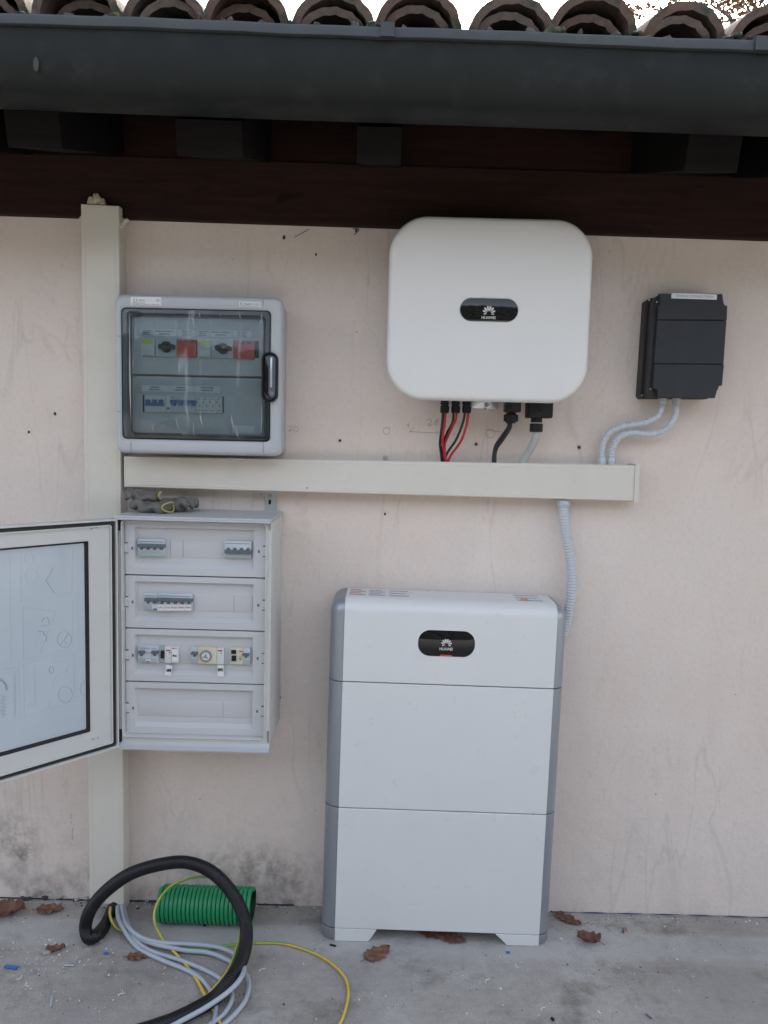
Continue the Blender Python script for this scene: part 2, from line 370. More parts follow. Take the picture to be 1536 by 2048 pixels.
def tag(o, label, cat, group=None, kind=None):
    if label: o['label'] = label
    if cat: o['category'] = cat
    if group: o['group'] = group
    if kind: o['kind'] = kind
    return o
def empty(name, loc, label, cat, group=None, tilt=0):
    o = bpy.data.objects.new(name, None); C.objects.link(o); o.location = loc; o.rotation_euler = (0, tilt, 0)
    o.empty_display_size = .05; return tag(o, label, cat, group)
class Thing:                                    # a thing hung on the wall, its own frame turned a hair like the real one
    def __init__(s, name, label, cat, tl, tr, w, group=None, floor=False):
        a, b = U(*tl, w), U(*tr, w); s.b = math.atan2(-(b.z-a.z), b.x-a.x)
        s.o = Vector((a.x, 0, a.z)); s.R = Matrix.Rotation(s.b, 3, 'Y'); s.Ri = s.R.transposed()
        s.e = empty(name, s.o, label, cat, group, s.b)
    def l(s, v): return s.Ri @ (Vector(v)-s.o)
    def p(s, px, py, w): q = s.l(U(px, py, w)); return q.x, q.z
    def q(s, px, py, w): x, z = s.p(px, py, w); return Vector((x, -w, z))
    def rect(s, x0, y0, x1, y1, w):
        xm, ym = (x0+x1)/2, (y0+y1)/2
        return s.p(x0, ym, w)[0], s.p(x1, ym, w)[0], s.p(xm, y1, w)[1], s.p(xm, y0, w)[1]
_dg = None
def text(parent, s, size, c, y, mat, rot=0, flip=False, name='lettering', fit=None, xform=None, bold=0):
    cu = bpy.data.curves.new('t', 'FONT'); cu.body = s; cu.size = size; cu.align_x = 'CENTER'; cu.align_y = 'CENTER'; cu.resolution_u = 2; cu.offset = bold
    t = bpy.data.objects.new('t', cu); C.objects.link(t); bpy.context.view_layer.update()
    me = bpy.data.meshes.new_from_object(t.evaluated_get(bpy.context.evaluated_depsgraph_get()))
    bpy.data.objects.remove(t); bpy.data.curves.remove(cu)
    xs = [v.co.x for v in me.vertices]
    if not xs: return
    cx = (max(xs)+min(xs))/2; k = fit/(max(xs)-min(xs)) if fit else 1
    ca, sa = math.cos(rot), math.sin(rot)
    for v in me.vertices:
        x, z = (v.co.x-cx)*k*(-1 if flip else 1), v.co.y
        x, z = x*ca-z*sa, x*sa+z*ca
        v.co = xform(c[0]+x, c[1]+z) if xform else (c[0]+x, y, c[1]+z)
    me.materials.clear(); me.materials.append(mat)
    o = bpy.data.objects.new(name, me); C.objects.link(o); o.parent = parent; return o
def flower(parent, c, y, r, mat):               # fan of eight petals
    mb = MB()
    for sgn in (-1, 1):
        for a, l0, l1, wd in ((12, .30, 1.0, .125), (37, .30, .98, .12), (64, .28, .90, .105), (93, .26, .68, .075)):
            a = R(a)*sgn; d = (math.sin(a), math.cos(a)); n = (d[1], -d[0]); pts = []
            for i in range(16):
                t = i/16*2*math.pi; u = (1-math.cos(t))/2; lw = math.sin(t)*wd*(.35+u)*r*1.1
                L = (l0+(l1-l0)*u)*r
                pts.append((c[0]+d[0]*L+n[0]*lw, c[1]+d[1]*L+n[1]*lw-.35*r))
            mb.add([(x, y, z) for x, z in pts], [tuple(range(16))] if sgn > 0 else [tuple(range(16))])
    return mb.obj('flower_emblem', mat, parent, smooth=False)

# ================================================================== SETTING
def sheet(name, x0, x1, y0, y1, nx, ny, z, mat, amp=0):
    v = [(x0+(x1-x0)*i/nx, y0+(y1-y0)*j/ny, z+amp*(math.sin(i*.7+j)+math.sin(j*1.3-i*.4))) for j in range(ny+1) for i in range(nx+1)]
    f = [(j*(nx+1)+i, j*(nx+1)+i+1, (j+1)*(nx+1)+i+1, (j+1)*(nx+1)+i) for j in range(ny) for i in range(nx)]
    return MB().add(v, f).obj(name, mat)
grass = leafmat('lawn', (.035, .06, .015), (.07, .09, .03))
o = sheet('ground', -150, 150, -150, 150, 10, 10, -.12, grass); tag(o, None, None, kind='structure')
mb = MB(); mb.box(-7, 8, -7.9, .0, -.11, 0); o = mb.obj('concrete_pavement', M['concrete'], smooth=False); tag(o, None, None, kind='structure')

house = empty('house', (0, 0, 0), 'low cream plastered house with dark wooden eave, gutter and terracotta tile roof', 'house')
BEAM_Z = 2.075
mb = MB(); mb.box(-4, 5, 0, .3, -.1, 2.35)
wall = mb.obj('wall', M['plaster'], house, smooth=False)
# other walls of the house so that it is a closed volume
mb = MB(); mb.box(-4, -3.7, .3, 4.2, -.1, 2.35); mb.box(4.7, 5, .3, 4.2, -.1, 2.35); mb.box(-4, 5, 4.2, 4.5, -.1, 2.35)
mb.obj('rear_wall', M['plaster'], house, smooth=False)

def tilted(o, b): o.rotation_euler = (0, b, 0); return o
zc = lambda px, py, w: U(px, py, w).z
z0 = zc(768, 453, .03)
beam = MB().box(-4, 5, -.03, -.001, z0, z0+.17).obj('eave_beam', M['wood'], house, smooth=False); tilted(beam, .0065)
bv = beam.modifiers.new('b', 'BEVEL'); bv.width = .004; bv.segments = 2
zt = z0+.17
# boards between the rafters, set back a little, and the grain lines between them
ib = MB().box(-4, 5, -.018, -.001, zt+.003, zt+.16).obj('infill_board', M['woodred'], house, smooth=False); tilted(ib, .0065)
SL = math.tan(R(17.5))
for (xa, xb, dy, mt) in ((-60, 25, .02, 'woodend'), (120, 212, .0, 'woodend'), (408, 520, .02, 'woodend'), (715, 790, .03, 'woodend'), (1275, 1365, .01, 'woodend'), (1485, 1590, .02, 'woodend')):
    a = U(xa, 290, .12).x; b = U(xb, 290, .12).x; zz = zt+.004-dy*.3
    v = []
    for x in (a, b):
        for (y, z) in ((-.019, zz), (-.44, zz-.421*SL), (-.46, zz-.41*SL+.07), (-.019, zz+.13)):
            v.append((x, y, z))
    r_ = MB().add(v, [(0, 1, 2, 3), (7, 6, 5, 4), (0, 4, 5, 1), (1, 5, 6, 2), (2, 6, 7, 3), (3, 7, 4, 0)]).obj('rafter', M[mt], house, smooth=False)
    tilted(r_, .0065)
# patches of grey mortar squeezed between rafters and boards
for (xa, xb, ya, yb) in ((52, 112, 228, 287), (1352, 1420, 286, 338)):
    a = U(xa, ya, .05); b = U(xb, yb, .05); mb = MB()
    pts = [(a.x-.006, b.z), (b.x+.004, b.z), (b.x, (a.z+b.z)/2), (b.x-.02, a.z+.01), (a.x, a.z+.01)]
    mb.poly(pts, -.05, -.02, bev=.006).obj('mortar_patch', M['mortar'], house)
# gutter
gz = zc(768, 66, .62)
prof = [(-.62, gz)]
A_, B_ = .080, .118
for i in range(0, 25):
    t = math.pi*i/24; cs, sn = math.cos(t), math.sin(t)
    prof.append((-.540-A_*math.copysign(abs(cs)**.55, cs), gz-.016-B_*abs(sn)**.62))
prof.append((-.45, gz+.02))
inn = [(y+.003 if y < -.535 else y-.003, z+.003) for y, z in prof]
loop = prof+inn[::-1]
mb = MB(); XS = [-3.95+i*.45 for i in range(20)]
mb.rings([[(x, y, z+.0012*math.sin(x*3.1)) for y, z in loop] for x in XS])
gut = mb.obj('gutter', M['gutter'], house); tilted(gut, .010)
mb = MB()
def lipring(x): return [(x, y, z+gz+.0010*math.sin(x*9)+.0006*math.sin(x*31)) for y, z in ((-.6185, -.013), (-.624, -.0135), (-.6285, -.011), (-.629, .004), (-.627, .0085), (-.622, .0095), (-.6175, .007), (-.617, -.008))]
mb.rings([lipring(-3.95+i*.1) for i in range(89)])
mb.obj('gutter_lip', M['gutterlip'], gut)
for (xa, xb) in ((738, 766), (1488, 1517)):
    x0, x1 = U(xa, 80, .63).x, U(xb, 80, .63).x
    MB().box(x0, x1, -.6345, -.611, gz-.013, gz+.0145).obj('joint_clip', M['gutterlip'], gut, smooth=False)
MB().ball((U(55, 140, .61).x, -.6195, U(55, 140, .61).z), .006, .0012, .014, jit=.1).obj('dried_dropping', M['mortar'], gut)
mb = MB()
for x in [-3.9+.7*i for i in range(13)]: mb.box(x, x+.03, -.45, -.40, gz-.02, gz+.001)
# roof
roof = empty('roof', (0, 0, 0), None, None); roof.parent = house; tilted(roof, .010)
def slab(y0, y1, z0_, z1_, t, name, mt):
    v = [(x, y, z) for x in (-4.2, 5.2) for (y, z) in ((y0, z0_), (y1, z1_), (y1, z1_+t), (y0, z0_+t))]
    return MB().add(v, [(3, 2, 1, 0), (4, 5, 6, 7), (0, 1, 5, 4), (1, 2, 6, 5), (2, 3, 7, 6), (3, 0, 4, 7)]).obj(name, M[mt], roof, smooth=False)
ez = gz+.040                                     # tile seat height at the eave end, y=-.50
slab(-.44, 2.1, ez-.055+.0, ez-.055+2.54*SL, .018, 'roof_boarding', 'woodend')
slab(2.1, 4.7, ez-.055+2.54*SL, ez-.055-.06*SL, .018, 'rear_roof_slope', 'tile')
def arch(L, w0, w1, h, t, up=True, n=20, k=6):   # a barrel tile lying along +y, its big end at y=0
    rs = []
    mb = MB(); ns = 6
    for s_ in range(ns+1):
        f = s_/ns; wd = (w0+(w1-w0)*f)/2; hh = h*(1-.12*f); y = L*f; o_, i_ = [], []
        for a in range(n+1):
            th = math.pi*a/n; j = .0014*math.sin(a*2.3+s_*1.7)
            ex = .85
            c_, s2 = math.cos(th), math.sin(th)
            o_.append((wd*c_+j, y, (hh*abs(s2)**.9+j)*(1 if up else -1)))
            i_.append(((wd-t)*c_+j, y, ((hh-t)*abs(s2)**.9+j)*(1 if up else -1)))
        rs.append(o_+i_[::-1])
    mb.rings(rs); return mb
def put(name, src, x, y, z, tilt, dx=0, rz=0):
    o = bpy.data.objects.new(name, src); C.objects.link(o); o.parent = roof
    o.location = (x, y, z); o.rotation_euler = (tilt, dx, rz); return o
TL = [arch(.45, .200+random.uniform(-.006, .004), .155, .098+random.uniform(-.004, .004), .0175).mesh('cover_tile', M['tile'], ang=50) for _ in range(4)]
TU = [arch(.42, .158, .12, .070+random.uniform(-.003, .004), .0155).mesh('under_tile', M['tile'], ang=50) for _ in range(3)]
TP = arch(2.6, .15, .15, .05, .012, up=False).mesh('pan_tile', M['tile'], ang=50)
PX = [-230, -52, 140, 308, 475, 645, 812, 1003, 1160, 1345, 1525, 1710, 1890]
XT = [U(p, 60, .5).x for p in PX]; XT = [XT[0]-.2*i for i in range(4, 0, -1)]+XT+[XT[-1]+.2*i for i in range(1, 4)]
sa = math.atan(SL)
for i, x in enumerate(XT):
    rnd = random.Random(i*13+5)
    for k in range(5):
        yy = -.50+.38*k; j = rnd.uniform(-.008, .008)
        put('cover_tile', TL[rnd.randrange(4)], x+j, yy+rnd.uniform(-.02, .012), ez+.008+(yy+.5)*SL+rnd.uniform(-.003, .004)+.004*(k > 0), sa-.035, rnd.uniform(-.07, .07), rnd.uniform(-.06, .06))
    put('under_tile', TU[i % 3], x+rnd.uniform(-.012, .012), -.485+rnd.uniform(-.01, .012), ez+.003, sa-.03, rnd.uniform(-.06, .06), 0)
    if i: put('pan_tile', TP, (x+XT[i-1])/2, -.48, ez+.042, sa)
# moss, mortar lumps and grit caught along the tile ends
mb = MB(); mg = MB()
for _ in range(420):
    x = random.uniform(-1.9, 2.0); q = random.choice(XT); x = q+random.choice((-1, 1))*random.gauss(.085, .015)
    (mb if random.random() < .6 else mg).ball((x, random.uniform(-.55, -.45), ez+.006+random.uniform(0, .012)), random.uniform(.004, .013), random.uniform(.004, .012), random.uniform(.003, .010), 8, 5, jit=.3)
mb.obj('roof_moss', M['moss'], roof)['kind'] = 'stuff'
for px in (120, 268, 440, 505, 612, 688, 786, 955, 1035, 1135, 1205, 1310):
    p = U(px, 66+px*.02, .52); mg.ball((p.x, -.53, ez+.010), random.uniform(.008, .014), .012, random.uniform(.009, .016), 8, 5, jit=.25)
mg.obj('mortar_crumbs', M['mortar'], roof)['kind'] = 'stuff'

# tree behind the house
def blob_tree():
    e = empty('autumn_tree', (7.0, 9.0, -.1), 'thin autumn tree with russet leaves showing above the roof tiles', 'tree')
    loc = Vector(e.location); mb = MB(); rnd = random.Random(3); tips = []
    c0 = U(1500, -30, -9.0)-loc                      # where the visible fringe of the crown hangs
    def limb(a, b, r0, r1, dep):
        mid = (a+b)/2+Vector([rnd.uniform(-.15, .15) for _ in range(3)])*(b-a).length
        n = 5; pts = [a, mid, b]
        mb.tube(pts, lambda L, i: max(.004, r0+(r1-r0)*min(1, L/((b-a).length+.01))), 6, (b-a).length/6)
        if dep == 0: tips.append(b); return
        for _ in range(4):
            d = Vector([rnd.uniform(-1, 1), rnd.uniform(-1, 1), rnd.uniform(-.35, 1)]).normalized()
            limb(b if rnd.random() < .5 else mid.lerp(b, .5), b+d*(b-a).length*rnd.uniform(.5, .75), r1, r1*.5, dep-1)
    top = Vector((c0.x+1.1, c0.y+.3, c0.z-1.0))
    limb(Vector((0, 0, 0)), top*.6, .16, .10, 0); tips.clear()
    limb(top*.6, top, .10, .06, 4)
    d = c0-top
    for _ in range(12): limb(top, c0+Vector((rnd.uniform(-.15, .9), rnd.uniform(-.6, .6), rnd.uniform(-.35, .6))), .03, .010, 2)
    mb.obj('trunk', M['bark'], e)
    lf = MB()
    for t in tips:
        for _ in range(15):
            c = t+Vector([rnd.gauss(0, .13) for _ in range(3)]); s_ = rnd.uniform(.025, .055)
            q = Matrix.Rotation(rnd.uniform(0, 6.28), 3, 'Z')@Matrix.Rotation(rnd.uniform(-1.4, 1.4), 3, 'X')@Matrix.Rotation(rnd.uniform(-1.4, 1.4), 3, 'Y')
            P4 = [(-1, 0, 0), (-.3, -.5, .1), (.6, -.4, .1), (1, 0, -.1), (.5, .45, .1), (-.35, .5, .12)]
            lf.add([c+q@(Vector(p)*s_) for p in P4], [tuple(range(6))])
    lf.obj('crown', M['treeleaf'], e, smooth=False)
blob_tree()

def hedge():  # unseen hedge, added so the glossy surfaces reflect something dark
    rnd = random.Random(8); e = empty('added_hedge', (0, -8.5, -.12), 'tall dark hedge added unseen behind the camera for glossy surfaces to reflect', 'hedge')
    mb = MB(); 
    for k in range(46):
        x = -11+k*.5; h = rnd.uniform(3.9, 4.6)
        for z in (.5, 1.1, 1.7, 2.3, 2.9, h-.8, h-.4): mb.ball((x+rnd.uniform(-.2, .2), rnd.uniform(-.15, .15), z), .60, .50, .58, 12, 8, jit=.14)
    mb.obj('foliage', M['hedge'], e, ang=60)
hedge()
# pencil notes on the plaster
def scribble(strokes, w=0):
    mb = MB()
    for st in strokes:
        pts = [U(px, py) for px, py in st]; pts = [Vector((p.x, -.0003, p.z)) for p in pts]
        mb.tube(pts, .0009, 5, .006)
    return mb.obj('pencil_mark', M['pencil'], wall)
circ = lambda cx, cy, r, n=9, e=1: [(cx+r*math.cos(t), cy+r*e*math.sin(t)) for t in [.4+6.1*i/n for i in range(n+1)]]
scribble([[(853, 841), (860, 838), (863, 843), (855, 851), (864, 850)], [(877, 839), (870, 842), (876, 846), (871, 851), (869, 847), (876, 841)]])
scribble([[(812, 850), (821, 850)], [(816, 845), (817, 856)], [(828, 855), (819, 864), (828, 863)], [(819, 863), (850, 865), (876, 866)], [(872, 861), (877, 868)], [(905, 867), (912, 868)]])
scribble([circ(773, 862, 7), [(767, 857), (779, 855)]])
scribble([circ(981, 867, 9), [(971, 860), (1004, 864)]])
scribble([[(575, 853), (582, 852), (583, 857), (576, 862), (585, 861)], circ(592, 858, 5)])
scribble([[(140, 1627), (143, 1632), (140, 1638)], [(141, 1642), (144, 1647)], [(146, 1656), (144, 1668), (146, 1680)]])
# chalk line and gap where wall meets slab
mb = MB(); mb.tube([(U(1100, 1824).x, -.002, .003), (1.0, -.002, .004), (U(1560, 1840).x, -.003, .003)], (lambda L, i: .0012+.0007*math.sin(i*1.7)), 6, .03).obj('blue_chalk_line', M['film_chalk'], wall)

mb = MB(); mb.tube([(U(-60, 1797).x, -.001, .002), (-.9, -.002, .001), (-.7, -.001, .003), (-.5, -.002, .001), (-.25, -.001, .002)], lambda L, i: .0016+.0016*abs(math.sin(i*.9+math.sin(i*.31)*3)), 6, .012).obj('floor_joint', M['rubber'], wall)

# small dark flaws of the plaster: chips, cobweb twigs under the beam
mb = MB()
for (px, py, s_) in ((568, 475, .0045), (712, 462, .0035), (632, 509, .003), (110, 827, .0038), (58, 864, .003), (770, 1028, .003), (560, 1395, .003)):
    p = U(px, py); mb.ball((p.x, -.001, p.z), s_, .002, s_*1.2, 8, 5, jit=.35)
mb.tube([U(590, 474, .004), U(603, 467, .006), U(618, 458, .004)], .0009, 5, .004)
mb.tube([U(706, 458, .004), U(718, 459, .01), U(708, 470, .006)], .0014, 5, .004)
mb.obj('plaster_flaw', M['mortar'], wall)

# ================================================================== CABLE DUCTS
T = Thing('cable_duct', 'tall vertical cream cable duct running from the dark beam to the floor', 'cable duct', (162, 410), (238, 414), .06, 'cream cable ducts')
x0, x1, _, z1 = T.rect(162, 410, 238, 420, .06)
xa = T.p(183.5, 1640, .06)[0]; xb = T.p(251, 1640, .06)[0]
zb = T.p(217, 1808, .06)[1]
w_ = ((x1-x0)+(xb-xa))/2
mb = MB(); c0 = (x0+x1)/2; c1 = (xa+xb)/2
def quadprism(mb, xt0, xt1, xb0, xb1, zt_, zb_, yf, yb, b=.002):
    rs = []
    for (y, i) in ((yb, 0), (yf+b, 0), (yf, b)):
        rs.append([(xb0+i, y, zb_+i), (xb1-i, y, zb_+i), (xt1-i, y, zt_-i), (xt0+i, y, zt_-i)])
    return mb.rings(rs)
quadprism(mb, x0, x1, c1-w_/2, c1+w_/2, z1, zb, -.062, -.0325)
for f_ in (.10, .90):
    a_, b_ = x0+(x1-x0)*f_, (c1-w_/2)+w_*f_; quadprism(mb, a_-.0012, a_+.0012, b_-.0012, b_+.0012, z1-.003, zb+.003, -.0626, -.0618, .0002)
mb.obj('duct_cover', M['duct'], T.e)
mb = MB(); quadprism(mb, x0+.0015, x1-.0015, c1-w_/2+.0015, c1+w_/2-.0015, z1-.004, zb-.032, -.0325, -.0005, .0005)
mb.obj('duct_tray', M['duct'], T.e)
# broken plastic and foam at its head
mb = MB()
for (px, py, s_) in ((186, 408, .020), (195, 400, .016), (190, 395, .009), (204, 407, .012)):
    p = T.q(px, py, .045); mb.ball(p, s_, .010, s_, 7, 5, jit=.35)
mb.obj('foam_scrap', M['foam'], T.e, ang=60)
for pts_, yf_, yb_ in ((((239, 430), (246, 436), (258, 440), (243, 455), (239, 458)), -.04, -.03), (((239, 447), (254, 436), (257, 440), (240, 456)), -.052, -.047), (((163, 430), (156, 437), (163, 446)), -.03, -.012)):
    MB().poly([T.p(*q, -yf_) for q in pts_], yf_, yb_).obj('broken_shard', M['duct'], T.e)

T = Thing('cable_duct', 'long horizontal cream cable duct under the white inverter', 'cable duct', (250, 912), (1265, 929.5), .06, 'cream cable ducts')
x0 = T.p(248, 945, .06)[0]; x1 = T.p(1268, 965, .06)[0]; za = T.p(760, 919, .06)[1]; zb = T.p(760, 985, .06)[1]
zr = T.p(1265, 1002, .06)[1]; zl = T.p(250, 974, .06)[1]
mb = MB(); rs = []
for (y, i) in ((-.0005, .002), (-.040, .002), (-.040, 0), (-.060, 0), (-.062, .002)):
    rs.append([(x0+.001, y, zl+i), (x1, y, zr+i), (x1, y, -.001-i), (x0+.001, y, -.001-i)])
mb.rings(rs)
for f_ in (.09, .91):
    a_, b_ = zl*f_, zr*f_-.001*(1-f_); mb.add([(x0+.004, -.0626, a_+.0012), (x1-.002, -.0626, b_+.0012), (x1-.002, -.0626, b_-.0012), (x0+.004, -.0626, a_-.0012), (x0+.004, -.0619, a_+.0022), (x1-.002, -.0619, b_+.0022), (x1-.002, -.0619, b_-.0022), (x0+.004, -.0619, a_-.0022)], [(3, 2, 1, 0), (0, 1, 5, 4), (2, 3, 7, 6)])
mb.obj('duct_cover', M['duct'], T.e)
mb = MB(); mb.box(x1+.0005, x1+.013, -.0655, -.0005, zr-.003, .002)
mb.obj('end_cap', M['duct'], T.e, smooth=False)
DZ = T.p(900, 919, .03)[1]; DUCT = T
for (px) in (771,):
    q = T.q(px, 912, .02); mb = MB(); mb.cyl((q.x, -.022, -.001), (0, 0, 1), .0075, .012, 12); mb.cyl((q.x, -.022, .0105), (0, 0, 1), .003, .004, 8)
    mb.obj('bolt', M['screw'], T.e)
mb = MB(); q = T.q(614, 976, .0625); mb.cyl((q.x, -.0615, q.z), (0, -1, 0), .0022, .001, 10); mb.obj('screw_hole', M['black'], T.e)

# ================================================================== INVERTER
T = Thing('solar_inverter', 'large white rounded inverter with a black oval display above the duct', 'inverter', (830, 433.5), (1130, 441), .19)
x0, x1, z0, z1 = T.rect(777, 437, 1179, 802, .175)
zmid = (z0+z1)/2; xm = (x0+x1)/2; hw, hh = (x1-x0)/2, (z1-z0)/2
def superr(ix, iz, n=64, ex=.44):
    o = []
    a, b = hw-ix, hh-iz
    cr = .098                                          # corner zone
    base_ = rrect(xm-a, xm+a, zmid-b, zmid+b, max(cr-ix*.6, .02), 15)
    # slight outward bow of the long edges
    for (x, z) in base_:
        u, v = (x-xm)/a, (z-zmid)/b
        o.append((x+.003*(1-v*v)*math.copysign(1, u)*min(1, abs(u)**8), z+.003*(1-u*u)*math.copysign(1, v)*min(1, abs(v)**8)))
    return o
rs = []
for (i, y) in ((.026, -.035), (.016, -.06), (.006, -.11), (.0015, -.150), (.0, -.168), (.0006, -.175), (.0022, -.1805), (.0048, -.1845), (.0085, -.187), (.014, -.1885), (.026, -.1895), (.06, -.190), (.11, -.1905), (.16, -.1905)):
    rs.append([(x, y, z) for x, z in superr(i, i)])
MB().rings(rs).obj('housing', M['white_inv'], T.e, ang=60)
MB().box(xm-.12, xm+.12, -.034, -.001, zmid-.14, zmid+.14).obj('wall_bracket', M['steel'], T.e, smooth=False)
dx0, dx1, dz0, dz1 = T.rect(920, 597, 1036, 643, .19)
MB().rbox(dx0-.0018, dx1+.0018, dz0-.0018, dz1+.0018, -.1912, -.189, .0325, .0003, 12).obj('display_surround', M['encl'], T.e)
disp = MB().rbox(dx0, dx1, dz0, dz1, -.1925, -.1895, .031, .001, 12).obj('display', M['screen'], T.e)
lx, lz = T.p(978, 622, .193); flower(disp, (lx, lz), -.1932, .0205, M['logo'])
lx, lz = T.p(977, 635.5, .193); text(disp, 'HUAWEI', .010, (lx, lz), -.1932, M['logo'], fit=.037, bold=.0002)
INV = T
def connector(T, px, py0, py1, py2, r, w, n=12):
    a = T.q(px, py0, w); b = T.q(px, py1, w); c = T.q(px, py2, w)
    mb = MB(); mb.cyl(c, (0, 0, 1), r*.96, (b.z-c.z), n, bev=.002)
    mb.cyl((b.x, b.y, b.z), (0, 0, 1), r*.80, a.z-b.z+.02, n)
    mb.cyl((b.x, b.y, b.z+.3*(a.z-b.z)), (0, 0, 1), r*.95, (a.z-b.z)*.5, n)
    for k in range(6):
        t = k*math.pi/3; mb.ball((c.x+math.cos(t)*r*.9, c.y+math.sin(t)*r*.9, (b.z+c.z)/2), .0013, .0013, (b.z-c.z)*.4, 6, 5)
    return mb
for px in (889, 911, 933):
    connector(T, px, 803, 811, 826, .0128, .075).obj('string_connector', M['black'], T.e)
# second and third connector of each pair sit one behind the other
for px in (891, 913, 935):
    connector(T, px, 803, 811, 823, .0105, .05).obj('string_connector', M['black'], T.e)
a = T.q(1008, 804, .08); b = T.q(1036, 825, .08)
mb = MB(); mb.rbox(a.x+.002, T.q(1040, 804, .08).x, b.z, a.z+.03, -.105, -.06, .004, .002)
mb.rbox(a.x+.006, a.x+.018, b.z+.008, b.z+.016, -.1062, -.104, .001, .0005)
c = T.q(1021, 846, .08); mb.cyl((c.x, -.0825, c.z+.004), (0, 0, 1), .0205, .020, 12, bev=.002); mb.cyl((c.x, -.0825, c.z-.001), (0, 0, 1), .014, .03, 14)
mb.obj('network_connector', M['black'], T.e)
a = T.q(1055, 804, .08); b = T.q(1101, 837, .08)
mb = MB(); mb.rbox(a.x, b.x, b.z, a.z+.03, -.11, -.045, .005, .002)
mb.cyl((a.x+.030, -.110, b.z+.020), (0, -1, 0), .0045, .002, 12)
c = T.q(1072, 864, .08); mb.cyl((c.x, -.08, b.z-.012), (0, 0, 1), .0165, .014, 16); mb.cyl((c.x, -.08, c.z), (0, 0, 1), .0185, .024, 12, bev=.002)
mb.obj('mains_connector', M['black'], T.e)
mb = MB(); a = T.q(942, 800, .02); b = T.q(994, 818, .02); mb.rbox(a.x, b.x, b.z, a.z+.03, -.023, -.003, .003, .001)
mb.obj('bottom_bracket', M['steel'], T.e)
mb = MB(); c = T.q(974, 810, .03); mb.cyl((c.x, -.022, c.z), (0, -1, 0), .0065, .006, 6); mb.cyl((c.x, -.027, c.z), (0, -1, 0), .004, .006, 10); mb.cyl((c.x-.002, -.022, c.z-.010), (-.3, -1, -.3), .003, .012, 10)
mb.obj('earth_bolt', M['screw'], T.e)

def cable(name, pts, r, mats, label, cat, group=None, step=.008, n=10, mfun=None):
    P_ = [p for p in pts]; loc = Vector(P_[-1])
    mb = MB(); mb.tube(P_, r, n, step, mfun); o = mb.obj(name, mats, None, loc)
    return tag(o, label, cat, group)
zd = DUCT.o.z
def top(px, w): p = U(px, 922, w); return Vector((p.x, -w, zd-(p.x-DUCT.o.x)*math.tan(DUCT.b)-.004))
sc = 'solar cables'
cable('solar_cable', [U(886, 824, .075), U(884, 850, .075), U(880, 885, .06), U(882, 905, .045), top(884, .035)], .0037, M['blackcab'], 'leftmost black cable under the inverter\'s first connector', 'cable', sc)
cable('solar_cable', [U(891, 824, .075), U(889, 850, .078), U(885, 880, .07), U(888, 905, .05), top(890, .04)], .0038, M['redcab'], 'red cable hanging from the leftmost inverter connector', 'cable', sc)
cable('solar_cable', [U(907, 824, .072), U(905, 845, .07), U(893, 868, .055), U(885, 895, .045), top(886, .03)], .0037, M['blackcab'], 'black cable hanging from the middle of the three slim connectors', 'cable', sc)
cable('solar_cable', [U(913, 824, .078), U(911, 840, .078), U(897, 870, .06), U(889, 893, .055), top(893, .045)], .0038, M['redcab'], 'red cable hanging from the middle of the three slim connectors', 'cable', sc)
cable('solar_cable', [U(930, 824, .075), U(926, 845, .072), U(913, 878, .06), U(895, 905, .05), top(888, .042)], .0037, M['blackcab'], 'black cable curving from the rightmost slim connector', 'cable', sc)
cable('solar_cable', [U(937, 824, .078), U(933, 850, .08), U(922, 882, .07), U(902, 910, .055), top(896, .045)], .0038, M['redcab'], 'red cable curving widest from the rightmost slim connector', 'cable', sc)
cable('data_cable', [U(1017, 843, .082), U(1016, 855, .082), U(1002, 875, .07), U(990, 895, .06), top(986, .05)], .0046, M['blackcab'], 'black data cable, left of the pair below the ribbed black connector', 'cable', 'data cables')
cable('data_cable', [U(1022, 843, .084), U(1020, 857, .084), U(1006, 879, .076), U(992, 900, .06), top(990, .052)], .0046, M['blackcab'], 'black data cable, right of the pair below the ribbed black connector', 'cable', 'data cables')
cable('mains_cable', [U(1072, 862, .08), U(1071, 875, .08), U(1064, 893, .07), U(1052, 912, .055), top(1042, .045)+Vector((0, 0, -.01))], .0112, M['maincab'], 'thick grey mains cable from the big square black connector to the duct', 'cable', n=14)

# wall plugs
for (px, py, lab) in ((680, 881, 'round grey screw plug in the wall left of the red cables'), (952, 888.5, 'round grey screw plug in the wall between the red and black cables'), (1158, 895, 'round grey screw plug in the wall left of the grey conduits')):
    p = U(px, py); e = empty('wall_plug', (p.x, 0, p.z), lab, 'wall plug', 'screw plugs left in the plaster')
    mb = MB(); mb.cyl((0, -.0004, 0), (0, -1, 0), .0066, .0022, 18); mb.obj('plug_sleeve', M['conduit'] if px == 680 else M['screw'], e)
    mb = MB(); mb.cyl((0, -.002, 0), (0, -1, 0), .0038, .0016, 12); mb.box(-.003, .003, -.0042, -.0035, -.0006, .0006); mb.obj('screw_head', M['black'], e)

